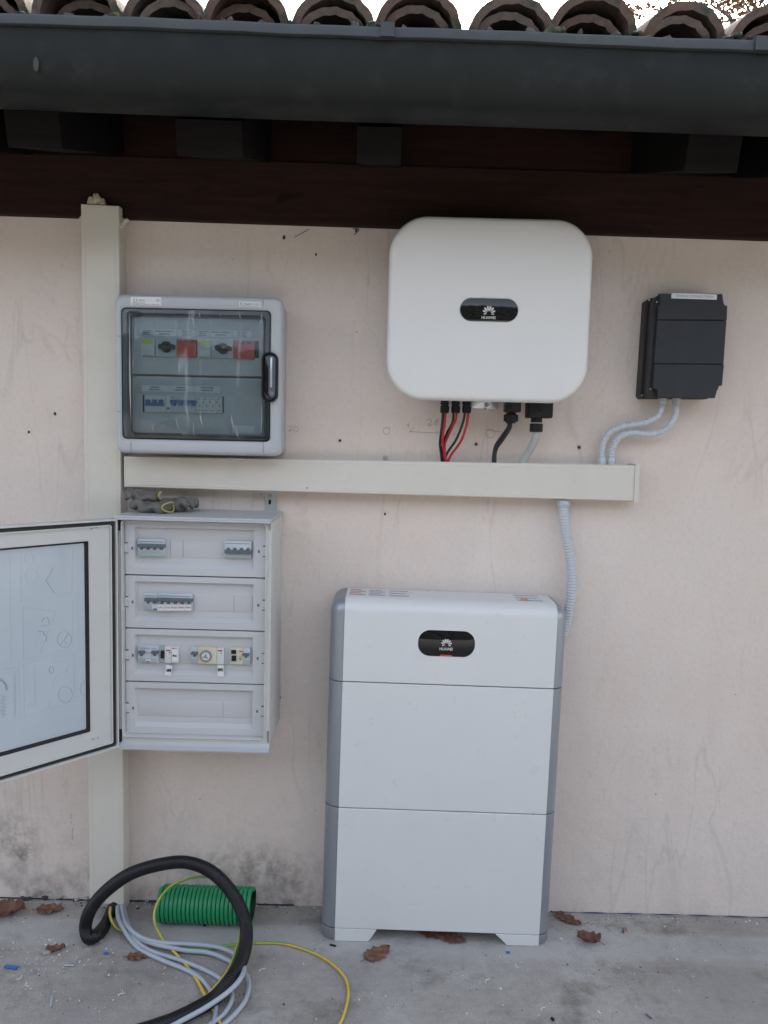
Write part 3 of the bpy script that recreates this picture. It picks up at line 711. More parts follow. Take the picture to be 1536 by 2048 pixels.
# ================================================================== BLACK CONTROL BOX
T = Thing('control_box', 'charcoal plastic awning control box on the right of the wall', 'control box', (1320, 586), (1446, 590), .1)
PB = lambda w, *a: [T.p(x, y, w) for x, y in a]
body = MB().poly(PB(.04, (1301, 596), (1432, 594), (1437, 606), (1424, 790), (1415, 798), (1284, 797), (1280, 792), (1293, 601)), -.04, -.001, bev=.002).obj('base', M['chardark'], T.e, ang=30)
MB().poly(PB(.085, (1308, 600), (1318, 590), (1446, 590), (1448, 606), (1452, 612), (1438, 776), (1426, 795), (1300, 794), (1296, 786)), -.085, -.038, bev=.003).obj('body', M['chardark'], T.e, ang=30)
cov = MB()
cov.poly(PB(.1, (1320, 587), (1445, 588), (1446, 603), (1449, 610), (1455, 612), (1454, 640), (1316, 639), (1316, 612), (1321, 608)), -.100, -.084, bev=.0012)
cov.poly(PB(.1, (1315, 640), (1454, 641), (1448, 728), (1309, 727)), -.098, -.084, bev=.0012)
cov.poly(PB(.1, (1309, 728), (1448, 729), (1444, 771), (1438, 772), (1435, 776), (1430, 796), (1315, 795), (1315, 780), (1306, 776)), -.101, -.084, bev=.0012)
cov = cov.obj('cover', M['charcoal'], T.e, ang=30)
for (px, py, w) in ((1298, 600, .043), (1284, 791, .043), (1314, 604, .086), (1301, 778, .086), (1431, 780, .086)):
    q = T.q(px, py, w); mb = MB(); mb.cyl(q, (0, -1, 0), .0032, .002, 12); mb.obj('screw', M['screw'], T.e)
q0, q1, q2, q3 = T.rect(1343, 587.5, 1434, 598, .1015)
lab = MB().rbox(q0, q1, q2, q3, -.1015, -.1002, .0005, .0002, 2).obj('name_strip', M['paperg'], T.e)
text(lab, 'CENTRALE COMANDO TENDA', .0095, ((q0+q1)/2, (q2+q3)/2), -.1018, M['inkgrey'], fit=(q1-q0)*.84)

def conduit(name, pts, r, label, group, ends, parent=None, pitch=.0084):
    loc = Vector(pts[0]); mb = MB()
    ph = lambda L: .5+.5*math.cos(2*math.pi*L/pitch)
    mb.tube(pts, lambda L, i: r*(.84+.16*ph(L))*(1+.012*math.sin(L*31)), 16, pitch/5)
    e = empty(name, loc, label, 'conduit', group)
    for i in range(len(mb.v)): mb.v[i] = tuple(Vector(mb.v[i])-loc)
    mb.obj('corrugated_tube', M['conduit'], e, ang=180)
    for (p, d, l) in ends:
        g = MB(); p = Vector(p)-loc; d = Vector(d).normalized(); g.cyl(p, d, r*1.22, l*.55, 10, bev=.001); g.cyl(p+d*l*.5, d, r*1.28, l*.4, 18, r*1.1, bev=.001)
        g.obj('gland', M['conduit'], e)
    return e
ty = lambda px: top(px, .032)
conduit('flexible_conduit', [ty(1204)+Vector((0, 0, .012)), U(1204, 898, .035), U(1216, 868, .04), U(1245, 853, .042), U(1290, 845, .043), U(1315, 832, .042), U(1323, 812, .04), U(1325, 798, .04)], .0098, 'grey corrugated conduit arching higher from the duct to the black box', 'grey conduits to the control box', [(ty(1204), (0, 0, 1), .024), (U(1325, 797, .04), (0, 0, -1), .016)])
conduit('flexible_conduit', [ty(1223)+Vector((0, 0, .012)), U(1225, 898, .035), U(1237, 876, .04), U(1262, 866, .042), U(1305, 868, .043), U(1335, 855, .042), U(1350, 830, .042), U(1353, 800, .042)], .0098, 'grey corrugated conduit curving lower from the duct to the black box', 'grey conduits to the control box', [(ty(1223), (0, 0, 1), .024), (U(1353, 797, .04), (0, 0, -1), .016)])
q = U(1127, 1000, .035)
conduit('flexible_conduit', [U(1127, 1001, .035), U(1129, 1050, .037), U(1138, 1100, .040), U(1144, 1150, .042), U(1141, 1200, .040), U(1131, 1250, .035), U(1118, 1290, .03)], .0155, 'wide grey corrugated conduit hanging from the duct behind the battery tower', None, [(q, (0, 0, -1), .022)], pitch=.0088)

# ================================================================== UPPER ENCLOSURE
T = Thing('distribution_board', 'grey wall switchboard with closed smoky blue window door', 'switchboard', (240, 588), (555, 595), .15)
W = .15
x0, x1, z0, z1 = T.rect(229, 590, 564, 909.5, W)
bx1 = T.p(570, 740, .03)[0]
mb = MB(); o_ = rrect(x0+.006, bx1, z0+.004, z1-.006, .015); i_ = rrect(x0+.02, bx1-.02, z0+.02, z1-.02, .01)
mb.frame(o_, i_, -.105, -.063, .002); mb.box(x0+.008, bx1-.002, -.0645, -.0627, z0+.006, z1-.008)
o2 = rrect(x0+.088, bx1-.001, z0+.005, z1-.007, .012); mb.rings([[(x, -.001, z) for x, z in o2], [(x, -.0626, z) for x, z in o2]])
mb.obj('box_body', M['encl'], T.e)
wx0, wx1, wz0, wz1 = T.rect(243.5, 618, 541, 880.5, W)
fr = MB(); seg = 8
def fr_(o, i, y0, y1): return
o_ = rrect(x0, x1, z0, z1, .022, seg); i_ = rrect(wx0, wx1, wz0, wz1, .012, seg)
rs = [[(x, -.100, z) for x, z in rrect(x0+.001, x1-.001, z0+.001, z1-.001, .022, seg)], [(x, -.125, z) for x, z in o_], [(x, -.140, z) for x, z in rrect(x0+.001, x1-.001, z0+.001, z1-.001, .022, seg)],
      [(x, -.147, z) for x, z in rrect(x0+.005, x1-.005, z0+.005, z1-.005, .020, seg)], [(x, -.150, z) for x, z in rrect(x0+.012, x1-.012, z0+.012, z1-.012, .018, seg)],
      [(x, -.1505, z) for x, z in rrect(wx0-.0015, wx1+.0015, wz0-.0015, wz1+.0015, .0125, seg)], [(x, -.149, z) for x, z in i_], [(x, -.100, z) for x, z in i_]]
rs.append(rs[0]); fr.rings(rs, False, False)
door = fr.obj('door_frame', M['encl'], T.e, ang=50)
mb = MB()                                         # joints between the corner pieces of the frame
for (px, a, b, v) in ((527, 597, 612, 1), (527, 884, 905, 1), (262, 882, 905, 1), (262, 590, 604, 1)):
    xx, za_ = T.p(px, a, W); _, zb_ = T.p(px, b, W); mb.box(xx-.0006, xx+.0006, -.1512, -.1495, zb_, za_)
for (py) in (672, 823):
    xa_, zz_ = T.p(231, py, W); xb_, _ = T.p(243, py, W); mb.box(xa_+.003, xb_, -.1512, -.1495, zz_-.0006, zz_+.0006)
mb.obj('frame_joint', M['inkgrey'], door, smooth=False)
win = MB().rbox(wx0+.0005, wx1-.0005, wz0+.0005, wz1-.0005, -.1512, -.1482, .0115, .001, 8)
win = win.obj('window', M['window'], T.e)
sx0, sx1, sz0, sz1 = T.rect(265, 632, 527, 869, W)
r_ = MB()                                         # raised step pressed into the window
rs = [[(x, y, z) for x, z in rrect(sx0+i, sx1-i, sz0+i, sz1-i, .012-i*.5, 8)] for i, y in ((-.0045, -.1515), (-.003, -.155), (0, -.1575), (.002, -.1575))]
r_.rings(rs, False, False).obj('window_step', M['smoke'], win)
r_ = MB()
rs = [[(x, y, z) for x, z in rrect(wx0+i, wx1-i, wz0+i, wz1-i, .012, 8)] for i, y in ((.0004, -.1513), (.002, -.1535), (.0035, -.1515))]
r_.rings(rs, False, False).obj('window_rim', M['smoke'], win)
# protective film, loose and wrinkled
nx, nz = 60, 60; v = []; rnd = random.Random(11)
fx0, fx1, fz0, fz1 = T.rect(250, 622, 527, 876, W)
for j in range(nz+1):
    for i in range(nx+1):
        u, t = i/nx, j/nz; x = fx0+(fx1-fx0)*u; z = fz0+(fz1-fz0)*t
        edge = abs(t-.5)*2
        h = (math.sin(u*61+2*math.sin(t*5))*.5+math.sin(u*143+t*9+1)*.35+math.sin(u*29-t*4))*.0006*(.05+edge**5*1.5)
        v.append((x, -.160-h, z))
f = [(j*(nx+1)+i, j*(nx+1)+i+1, (j+1)*(nx+1)+i+1, (j+1)*(nx+1)+i) for j in range(nz) for i in range(nx)]
film = MB().add(v, f).obj('protective_film', M['film'], T.e)
rnd = random.Random(5); fold = MB()
for (px, py, dx, dy, r) in ((259, 622, 3, 200, .0012), (400, 824, 6, 30, .0010), (462, 826, 8, 38, .0012), (472, 855, 6, 24, .0010), (386, 843, 3, 32, .0008), (352, 834, 8, 28, .0007), (304, 848, 4, 16, .0006), (479, 622, 2, 18, .0009), (379, 624, -2, 20, .0008), (399, 624, 1, 12, .0008), (420, 634, 3, 16, .0006), (352, 636, 0, 26, .0006), (523, 624, -4, 30, .0010), (258, 700, 5, 150, .0009), (440, 626, 3, 10, .0007), (524, 805, -2, 60, .0008)):
    a = T.q(px, py, .1606); b = T.q(px+dx*.3, py+dy*.5, .1612); c = T.q(px+dx, py+dy, .1606)
    L_ = (c-a).length; fold.tube([a, b, c], lambda L, i, L_=L_, r=r: max(.0001, r*.6*math.sin(math.pi*min(.98, max(.02, L/L_)))), 6, L_/10)
fold.obj('film_fold_glint', M['paper'], film)  # film creases in opaque white, painting the glints along them
# inner panels
ip = MB(); px0, px1, pz0, pz1 = T.rect(261, 634, 531, 872, .1)
r1 = T.rect(263, 636, 530, 751, .1); r2 = T.rect(263, 754, 530, 872, .1)
for rr in (r1, r2):
    ip.rbox(rr[0], rr[1], rr[2]+.0008, rr[3]-.0008, -.100, -.066, .004, .0015)
inner = ip.obj('inner_panel', M['encl3'], T.e)
ds = MB(); a = T.rect(272, 640, 528, 674, .1); ds.rbox(*a[:4], -.1012, -.0995, .002, .0005); a = T.rect(272, 758, 528, 790, .1); ds.rbox(*a[:4], -.1012, -.0995, .002, .0005)
ds.obj('label_shelf', M['encl'], inner)
def slip(rect, lines, w=.1, bg='paperg', ink='ink', size=.0052, name='caption_slip', par=None, th=.0018):
    q = T.rect(*rect, w); o = MB().rbox(q[0], q[1], q[2], q[3], -w-th, -w, .0005, .0003, 2).obj(name, M[bg], par or T.e)
    n = len(lines)
    for i, s in enumerate(lines):
        zc_ = q[3]-(q[3]-q[2])*(i+.75)/(n+.5)
        text(o, s, size, ((q[0]+q[1])/2, zc_), -w-th-.0003, M[ink], fit=min((q[1]-q[0])*.86, len(s)*size*.62), bold=.0002)
    return o
slip((282, 659, 304, 671), ['SCARICATORE', 'STRINGA 1', 'SEZIONE 01'], .1013, size=.0038)
slip((305, 659, 353, 672), ['GENERALE STRINGA 1', 'SEZIONE 01'], .1013, size=.0048)
slip((355, 660, 392, 673), ['SCARICATORE', 'STRINGA 1', 'SEZIONE 01'], .1013, size=.0038)
slip((394, 661, 418, 674), ['SCARICATORE', 'STRINGA 2', 'SEZIONE 02'], .1013, size=.0038)
slip((420, 661, 463, 674), ['GENERALE STRINGA 2', 'SEZIONE 02'], .1013, size=.0048)
slip((466, 662, 502, 675), ['SCARICATORE', 'STRINGA 2', 'SEZIONE 02'], .1013, size=.0038)
slip((284, 771, 336, 783), ['GENERALE', 'SEZIONE 01'], .1013)
slip((337, 772, 387, 784), ['GENERALE', 'SEZIONE 02'], .1013)
slip((388, 772, 440, 785), ['SCARICATORE', 'SEZIONE 03'], .1013)
slip((465, 851, 508, 866), [], .1002, 'paper')

def block(rect, w0, w1, mat, name, par, r=.001):
    q = T.rect(*rect, w1); return MB().rbox(q[0], q[1], q[2], q[3], -w1, -w0, r, .0006, 3).obj(name, M[mat], par)
def marks(par, rects, w, mat, name='printed_mark'):
    mb = MB()
    for r in rects:
        q = T.rect(*r, w); mb.box(q[0], q[1], -w-.0003, -w+.0002, q[2], q[3])
    return mb.obj(name, M[mat], par, smooth=False)
for (dx, dy) in ((0, 0), (113, 3)):
    b = block((282+dx, 677+dy, 310+dx, 712+dy), .1, .109, 'brk2', 'fuse_holder', T.e)
    block((284+dx, 679+dy, 306+dx, 687+dy), .109, .1105, 'yellow', 'yellow_sticker', b)
    block((285+dx, 692+dy, 308+dx, 710+dy), .109, .113, 'brk2', 'fuse_drawer', b)
    b = block((311+dx, 675+dy, 353+dx, 713+dy), .1, .107, 'brk', 'rotary_switch', T.e)
    q = T.q(333+dx, 694+dy, .107); r_ = .0155
    k = MB(); k.cyl((q.x, -.107, q.z), (0, -1, 0), r_, .012, 24, r_*.93, bev=.002)
    k.rbox(q.x-.0195, q.x+.025, q.z-.0065, q.z+.0065, -.122, -.109, .004, .0015); k.obj('switch_knob', M['black'], b)
    k = MB(); k.add([(q.x-.004, -.1223, q.z), (q.x-.002, -.1223, q.z-.0009), (q.x-.002, -.1223, q.z+.0009)], [(0, 1, 2)]); k.obj('pointer_mark', M['paper'], b, smooth=False)
    k = MB(); k.tube([(q.x+.0215*math.cos(t), -.1073, q.z+.0215*math.sin(t)) for t in [R(100+8*i) for i in range(9)]], .0005, 5); k.obj('scale_arc', M['inkgrey'], b)
    text(b, 'ON', .004, (q.x+.003, q.z+.022), -.1074, M['inkgrey'])
    b = block((353.5+dx, 679+dy, 392+dx+(4 if dx else 0), 714+dy), .1, .112, 'redarr', 'surge_arrester', T.e)
    marks(b, [(356+dx+13*i, 681+dy, 363+dx+13*i, 685.5+dy) for i in range(3)], .112, 'tog')
    marks(b, [(357+dx, 690+dy+3*i, 388+dx, 690.5+dy+3*i) for i in range(7)], .112, 'red')
block((509.5, 682, 518, 716), .1, .1005, 'black', 'slot', T.e)
b = block((289, 791, 331, 824), .1, .110, 'brk2', 'circuit_breaker', T.e)
tg = MB(); q = T.rect(290, 805, 327, 811, .118); tg.rbox(*q, -.118, -.110, .001, .0006)
for i in range(3):
    q = T.rect(291+13.3*i, 799, 298.5+13.3*i, 806, .118); tg.rbox(*q, -.120, -.110, .001, .0006)
tg.obj('toggle', M['blue'], b)
MB().box(*(lambda q: (q[0], q[1], -.1008, -.0999, q[2], q[3]))(T.rect(285.5, 789, 289, 824, .1))).obj('slot', M['black'], T.e, smooth=False)
b = block((331.5, 792, 341, 824), .1, .108, 'brk2', 'residual_current_unit', T.e)
block((333, 815, 339, 819), .108, .1095, 'blue', 'test_button', b)
b = block((340, 793, 391, 825), .1, .110, 'brk', 'circuit_breaker', T.e)
tg = MB(); q = T.rect(339.5, 800, 391, 806, .118); tg.rbox(*q, -.118, -.110, .001, .0006)
for i in range(4):
    q = T.rect(343.5+13.2*i, 805, 350.5+13.2*i, 811, .118); tg.rbox(*q, -.120, -.110, .001, .0006)
tg.obj('toggle', M['blue'], b)
marks(b, [(342, 794.5, 349, 795.8)], .110, 'inkgrey')
for i in range(4):
    b = block((391.5+13.2*i, 793.5, 404.3+13.2*i, 826), .1, .112, 'brk2', 'surge_cartridge', T.e)
    marks(b, [(394.5+13.2*i, 795, 401+13.2*i, 796.5), (393+13.2*i, 799, 401+13.2*i, 800), (393+13.2*i, 802.5, 396+13.2*i, 806), (393.5+13.2*i, 820, 402+13.2*i, 821.2), (397+13.2*i, 808, 402+13.2*i, 809), (398+13.2*i, 811, 401+13.2*i, 814)], .112, 'inkgrey')
MB().box(*(lambda q: (q[0], q[1], -.1008, -.0999, q[2], q[3]))(T.rect(444.5, 793, 448, 826, .1))).obj('slot', M['tog'], T.e, smooth=False)
marks(T.e, [(461+12*i, 793, 461.5+12*i, 828) for i in range(5)]+[(449, 828, 528, 828.6)], .1001, 'encl', 'blank_joint')
# handle
q = T.rect(522.5, 704, 556, 804, .16)
h = MB(); hx0, hx1, hz0, hz1 = q
def stad(i): return rrect(hx0+i, hx1-i, hz0+i, hz1-i, .0215-i, 10)
rs = [[(x, y, z) for x, z in stad(i)] for i, y in ((.0, -.1505), (0, -.158), (.001, -.164), (.003, -.1655), (.005, -.164), (.0065, -.156))]
hd = h.rings(rs, False, False).obj('handle', M['black'], T.e)
MB().rbox(hx0+.0012, hx1-.0012, hz0+.0012, hz1-.0012, -.1565, -.1506, .019, .001, 10).obj('handle_plate', M['smoke'], hd)
q = T.rect(537, 712, 551, 795, .16)
h = MB(); h.rbox(q[0], q[1], q[2], q[3], -.1600, -.1567, .010, .001, 8).obj('latch_plate', M['tog'], hd)
q = T.rect(541, 715, 545, 775, .16); h = MB(); h.rbox(q[0], q[1], q[2], q[3], -.1640, -.1600, .002, .001, 4).obj('latch_bar', M['steel'], hd)
c = T.q(544, 787, .16); h = MB(); h.cyl((c.x, -.160, c.z), (0, -1, 0), .0055, .004, 16); h.cyl((c.x, -.164, c.z), (0, -1, 0), .0035, .0015, 12); h.obj('lock_button', M['inkgrey'], hd)
def swoosh(par, c, y, r, mats):
    mb = MB()
    for i, (a0, a1) in enumerate(((100, 260), (275, 430))):
        pts = []
        n = 8
        for k in range(n+1): a = R(a0+(a1-a0)*k/n); pts.append((c[0]+r*math.cos(a), c[1]+r*math.sin(a)))
        for k in range(n, -1, -1): a = R(a0+(a1-a0)*k/n); rr = r*(.9-.3*math.sin(math.pi*k/n)); pts.append((c[0]+rr*math.cos(a), c[1]+rr*math.sin(a)))
        m_ = n*2+2
        mb.add([(x, y, z) for x, z in pts], [(k, k+1, m_-2-k, m_-1-k) for k in range(n)], i)
    mb.obj('ring_emblem', mats, par, smooth=False)
s1 = slip((261, 594, 323, 611), [], .1505, 'paper', name='rating_sticker', th=.0012)
yy = -.1520
c = T.p(270.5, 600, .152); swoosh(s1, c, yy, .0052, [M['inkgrey'], M['inkgrey']])
text(s1, 'sec', .0115, T.p(283.5, 600, .152), yy, M['inkgrey'], fit=.017); text(s1, 'sun', .0115, T.p(297.5, 600.5, .152), yy, M['paperg'], fit=.017)
text(s1, 'CE', .009, T.p(315, 601, .152), yy, M['ink'], fit=.009)
text(s1, 'QUADRO FOTOVOLTAICO', .0038, T.p(277, 606, .152), yy, M['ink'], fit=.034); text(s1, 'MATRICOLA   N. 00112-23   ANNO 2022', .0038, T.p(292, 609, .152), yy, M['ink'], fit=.072)
s2 = slip((478, 603, 522, 615), [], .1505, 'paperg', name='maker_sticker', th=.0012)
c = T.p(484.5, 607.5, .152); swoosh(s2, c, yy, .0052, [M['tog'], M['inkgreen']])
text(s2, 'sec', .0115, T.p(496.5, 608, .152), yy, M['tog'], fit=.017); text(s2, 'sun', .0115, T.p(512, 608.5, .152), yy, M['inkgreen'], fit=.019)
text(s2, 'ENERGIA E IMPIANTI ELETTRICI', .0032, T.p(500, 613.5, .152), yy, M['inkgrey'], fit=.05)

# ================================================================== LOWER ENCLOSURE
W = .215
T = Thing('distribution_board', 'open four row fuse box with its window door swung out to the left', 'switchboard', (235, 1040), (540, 1048), W)
x0, x1, z0, z1 = T.rect(236, 1040, 541, 1492, W)
# body: back part plus the front rim
ix0, ix1, iz0, iz1 = T.rect(246.5, 1046, 529.5, 1474, W)
mb = MB()
o_ = rrect(x0, x1, z0, z1, .004, 4); i_ = rrect(ix0, ix1, iz0, iz1, .008, 4)
mb.rings([[(x, -.001, z) for x, z in o_], [(x, -.213, z) for x, z in o_], [(x, -.215, z) for x, z in rrect(x0+.002, x1-.002, z0+.002, z1-.002, .004, 4)], [(x, -.215, z) for x, z in i_], [(x, -.165, z) for x, z in i_]], True, True)
body = mb.obj('cabinet', M['encl2'], T.e, ang=30)
mb = MB(); o_ = rrect(ix0-.0035, ix1+.0035, iz0-.0035, iz1+.0035, .010, 5); i_ = rrect(ix0-.0005, ix1+.0005, iz0-.0005, iz1+.0005, .008, 5)
mb.frame(o_, i_, -.221, -.2145, .001); mb.obj('raised_rim', M['encl2'], body)
lid = MB(); lx0, lx1 = T.p(228, 1036, .235)[0], x1+.002
lz = T.p(385, 1037, .235)[1]
lid.box(lx0, lx1, -.235, -.001, lz-.004, lz+.003); lid.box(lx0, lx1, -.235, -.226, lz-.009, lz-.0035)
lido = lid.obj('rain_lid', M['encl'], T.e, smooth=False); b_ = lido.modifiers.new('b', 'BEVEL'); b_.width = .0015; b_.segments = 2
LZ = lz+.003
mb = MB(); zb = T.p(385, 1493, .235)[1]
v = []
prof2 = [(-.215, z0+.010), (-.222, z0+.002), (-.232, z0-.004), (-.232, z0-.008), (-.200, z0-.008), (-.200, z0+.001), (-.213, z0+.001)]
mb.rings([[(x, y, z) for y, z in prof2] for x in (T.p(226, 1493, .23)[0], x1+.001)]); mb.obj('drip_ledge', M['encl'], T.e, smooth=False)
rows = [(1045, 1152.5), (1153.5, 1259), (1260, 1365.5), (1366.5, 1470.5)]
PW = .200
for i, (ya, yb) in enumerate(rows):
    q = T.rect(247.5-0*i, ya, 528-i*.7, yb, PW); g = .0009
    X0, X1, Z0, Z1 = ix0+.001, ix1-.001, q[2]+g, q[3]-g
    a = T.rect(269, ya+12, 507-i*.8, yb-15, PW)
    o_ = rrect(X0, X1, Z0, Z1, .004, 3); s_ = rrect(a[0], a[1], a[2], a[3], .0015, 3); t_ = rrect(a[0]+.007, a[1]-.0015, a[2]+.010, a[3]-.002, .001, 3)
    mb = MB(); mb.rings([[(x, -.180, z) for x, z in o_], [(x, -.199, z) for x, z in o_], [(x, -.200, z) for x, z in rrect(X0+.001, X1-.001, Z0+.001, Z1-.001, .003, 3)], [(x, -.200, z) for x, z in s_], [(x, -.188, z) for x, z in t_]])
    pn = mb.obj('cover_panel', M['encl3'], T.e, ang=20)
    bq = T.rect(276, ya+36, 505, yb-37, .19)
    k = MB(); k.rbox(bq[0], bq[1], bq[2], bq[3], -.1895, -.187, .001, .0004, 2); k.obj('blanking_strip', M['encl3'], pn)
    seam = {0: (341, 366), 1: (388, 468), 2: (), 3: (446,)}[i]
    if seam:
        for s_ in seam: xq = T.p(s_, ya+55, .19)[0]; k = MB(); k.box(xq-.0005, xq+.0005, -.1900, -.1890, bq[2], bq[3]); k.obj('strip_seam', M['inkgrey'], pn, smooth=False)
    for sx in (0, 1):
        cxq = X0+.0005 if sx == 0 else X1-.0005; cz = (Z0+Z1)/2-.001; s = 1 if sx == 0 else -1; k = MB()
        k.box(min(cxq, cxq+s*.008), max(cxq, cxq+s*.008), -.2012, -.1995, cz+.0135, cz+.0165); k.box(min(cxq+s*.001, cxq+s*.009), max(cxq+s*.001, cxq+s*.009), -.2012, -.1995, cz-.0145, cz-.0125)
        k.box(min(cxq+s*.017, cxq+s*.022), max(cxq+s*.017, cxq+s*.022), -.2005, -.1995, cz-.004, cz+.004)
        k.obj('clip_slot', M['tog'], pn, smooth=False)
        k = MB(); k.rbox(min(cxq-s*.002, cxq+s*.007), max(cxq-s*.002, cxq+s*.007), cz-.012, cz+.013, -.2025, -.1995, .003, .0008, 4); k.obj('clip', M['encl3'], pn)
# rim knobs on the right edge
for (px, py) in ((533, 1135), (529, 1388)):
    q = T.q(px, py, .218); k = MB(); k.ball((q.x, -.214, q.z), .0045, .008, .021, 12, 8); k.obj('rim_stop', M['encl2'], body)
for (xa, xb, ya, yb) in ((539, 541, 1047, 1060), (534, 538, 1462, 1485)):
    q = T.rect(xa, ya, xb, yb, .2155); k = MB(); k.box(q[0], q[1], -.2165, -.2148, q[2], q[3]); k.obj('rim_notch', M['inkgrey'], body, smooth=False)
D0, D1 = .188, .202
def brk4(x0_, y0_, x1_, y1_, up=True, n=4, par=None):
    b = block((x0_, y0_, x1_, y1_), D0, D1, 'brk', 'circuit_breaker', T.e)
    H = y1_-y0_; wd = (x1_-x0_)/n
    marks(b, [(x0_+2, y0_+H*.12, x1_-2, y0_+H*.16)], D1, 'inkgrey')
    block((x0_+.3, y0_+H*.72, x1_-.3, y1_-.3), D1-.002, D1+.0012, 'brkgr', 'terminal_cover', b)
    tg = MB(); ya = y0_+H*(.30 if up else .55); q = T.rect(x0_-.5, ya, x1_+.2, ya+H*.19, .212); tg.rbox(*q, -.212, -.200, .0015, .0008)
    for i in range(n):
        c = x0_+wd*(i+.5); q = T.rect(c-2.3, (ya+H*.17) if up else (ya-H*.14), c+2.3, (ya+H*.33) if up else ya+.5, .210); tg.rbox(*q, -.2085, -.200, .0005, .0005)
    tg.obj('toggle', M['tog'], b); 
    wb = MB()
    for i in range(n+1):
        c = x0_+wd*i; 
        if i in (0, n): continue
        q = T.rect(c-2.6, (ya+H*.2) if up else (ya-H*.14), c+2.6, (ya+H*.32) if up else ya, .205); wb.rbox(*q, -.205, -.200, .0005, .0005)
    wb.obj('rating_window', M['brk2'], b)
    return b
brk4(275, 1078.5, 329, 1112.5); brk4(449, 1082.5, 502.5, 1116, up=False)
b = brk4(288.5, 1187, 315, 1220, n=2)
b = brk4(316, 1187.5, 384, 1221, n=5)
for i, s_ in enumerate(['LUCI', 'CUCINA', 'PRESE', 'CENTRALE', 'STRUMENTI']):
    q = slip((314.5+13.7*i, 1208.5, 327.8+13.7*i, 1221.5), [s_], D1+.0013, 'paper', 'inkred' if i == 3 else 'inkgrey', .006, 'circuit_tag', b, .001)
block((304, 1209, 314, 1219.5), D1, D1+.0015, 'brk2', 'test_panel', b); block((306, 1217, 314, 1219.7), D1+.0015, D1+.003, 'blue', 'test_button', b)
# row three
b = block((276, 1292.5, 317, 1325.5), D0, D1, 'brk', 'circuit_breaker', T.e)
tg = MB()
for (xa, xb) in ((276, 288), (302, 315)):
    q = T.rect(xa, 1303, xb, 1308, .212); tg.rbox(*q, -.212, -.2, .001, .0006); q = T.rect((xa+xb)/2-2.3, 1307, (xa+xb)/2+2.3, 1312, .209); tg.rbox(*q, -.2085, -.2, .0005, .0005)
tg.obj('toggle', M['tog'], b); block((278, 1317, 314, 1325), D1-.001, D1+.0012, 'brkgr', 'terminal_cover', b)
block((291, 1316, 301, 1325.5), D1, D1+.0020, 'brk2', 'test_panel', b); block((292, 1322.5, 300, 1325), D1+.0020, D1+.0030, 'blue', 'test_button', b); marks(b, [(292, 1317, 300, 1318), (279, 1296, 300, 1296.8), (304, 1297, 314, 1297.6), (279, 1305, 302, 1305.6)], D1+.0021, 'inkgrey')
b = block((317.5, 1294, 328.5, 1324), D0, D1-.002, 'brkgr', 'switch_module', T.e); block((321, 1302, 327.5, 1317), D1-.002, D1+.004, 'black', 'rocker', b)
b = block((329, 1293.5, 343, 1326), D0, D1, 'brk2', 'contactor', T.e); marks(b, [(332, 1299.5, 341, 1302)], D1, 'inkred'); marks(b, [(338, 1304, 340.5, 1306.5)], D1, 'ink')
b = block((343.3, 1294, 357, 1326), D0, D1, 'brk2', 'contactor', T.e); marks(b, [(344, 1296, 355, 1298)], D1, 'inkred')
k = MB(); k.poly([T.p(*q, .206) for q in ((344, 1298.5), (355, 1297), (356.5, 1322), (343.5, 1323.5))], -.2065, -.2035, bev=.0003); t_ = k.obj('handwritten_tag', M['paper'], b)
text(t_, 'PDC', .008, T.p(349.5, 1312, .207), -.2068, M['ink'], fit=.012, bold=.0006)
k = MB(); k.poly([T.p(*q, .203) for q in ((333, 1330), (344, 1332), (342, 1352), (329, 1350)) ], -.2035, -.2025, bev=.0003); t_ = k.obj('handwritten_tag', M['paper'], pn)
text(t_, 'ARMS', .010, T.p(337.5, 1341, .204), -.2038, M['ink'], fit=.014, bold=.0009)
b = block((382, 1294.5, 395, 1327), D0, D1, 'brk', 'circuit_breaker', T.e); k = MB(); q = T.rect(381.5, 1305, 394, 1310, .212); k.rbox(*q, -.212, -.2, .001, .0006); q = T.rect(386, 1309, 390, 1314, .209); k.rbox(*q, -.2085, -.2, .0005, .0005); k.obj('toggle', M['tog'], b); block((382, 1318, 395, 1327), D1-.001, D1+.0012, 'brkgr', 'terminal_cover', b)
b = block((395.3, 1295, 433, 1327.5), D0, D1+.002, 'cream', 'clock_timer', T.e)
q = T.q(412, 1312, D1+.002); k = MB(); k.cyl((q.x, -D1-.002, q.z), (0, -1, 0), .0168, .004, 28); k.obj('timer_ring', M['inkgrey'], b)
k = MB(); k.cyl((q.x, -D1-.006, q.z), (0, -1, 0), .0115, .0015, 24); k.obj('timer_dial', M['brk2'], b)
k = MB()
for t in (R(80), R(200), R(320)): k.tube([(q.x, -D1-.0082, q.z), (q.x+.0075*math.cos(t), -D1-.0082, q.z+.0075*math.sin(t))], .0013, 6)
k.obj('timer_hand', M['tog'], b)
b = block((433.5, 1297, 447.5, 1329), D0, D1, 'brk2', 'contactor', T.e); marks(b, [(436, 1300, 445, 1303)], D1, 'inkred'); marks(b, [(441, 1306, 443.5, 1308)], D1, 'ink')
k = MB(); k.poly([T.p(*q, .203) for q in ((435, 1330), (447.5, 1331), (447.5, 1354), (434.5, 1353))], -.2035, -.2025, bev=.0003); t_ = k.obj('handwritten_tag', M['paper'], pn)
text(t_, 'SWC', .011, T.p(441, 1340, .204), -.2038, M['ink'], fit=.015, bold=.0009)
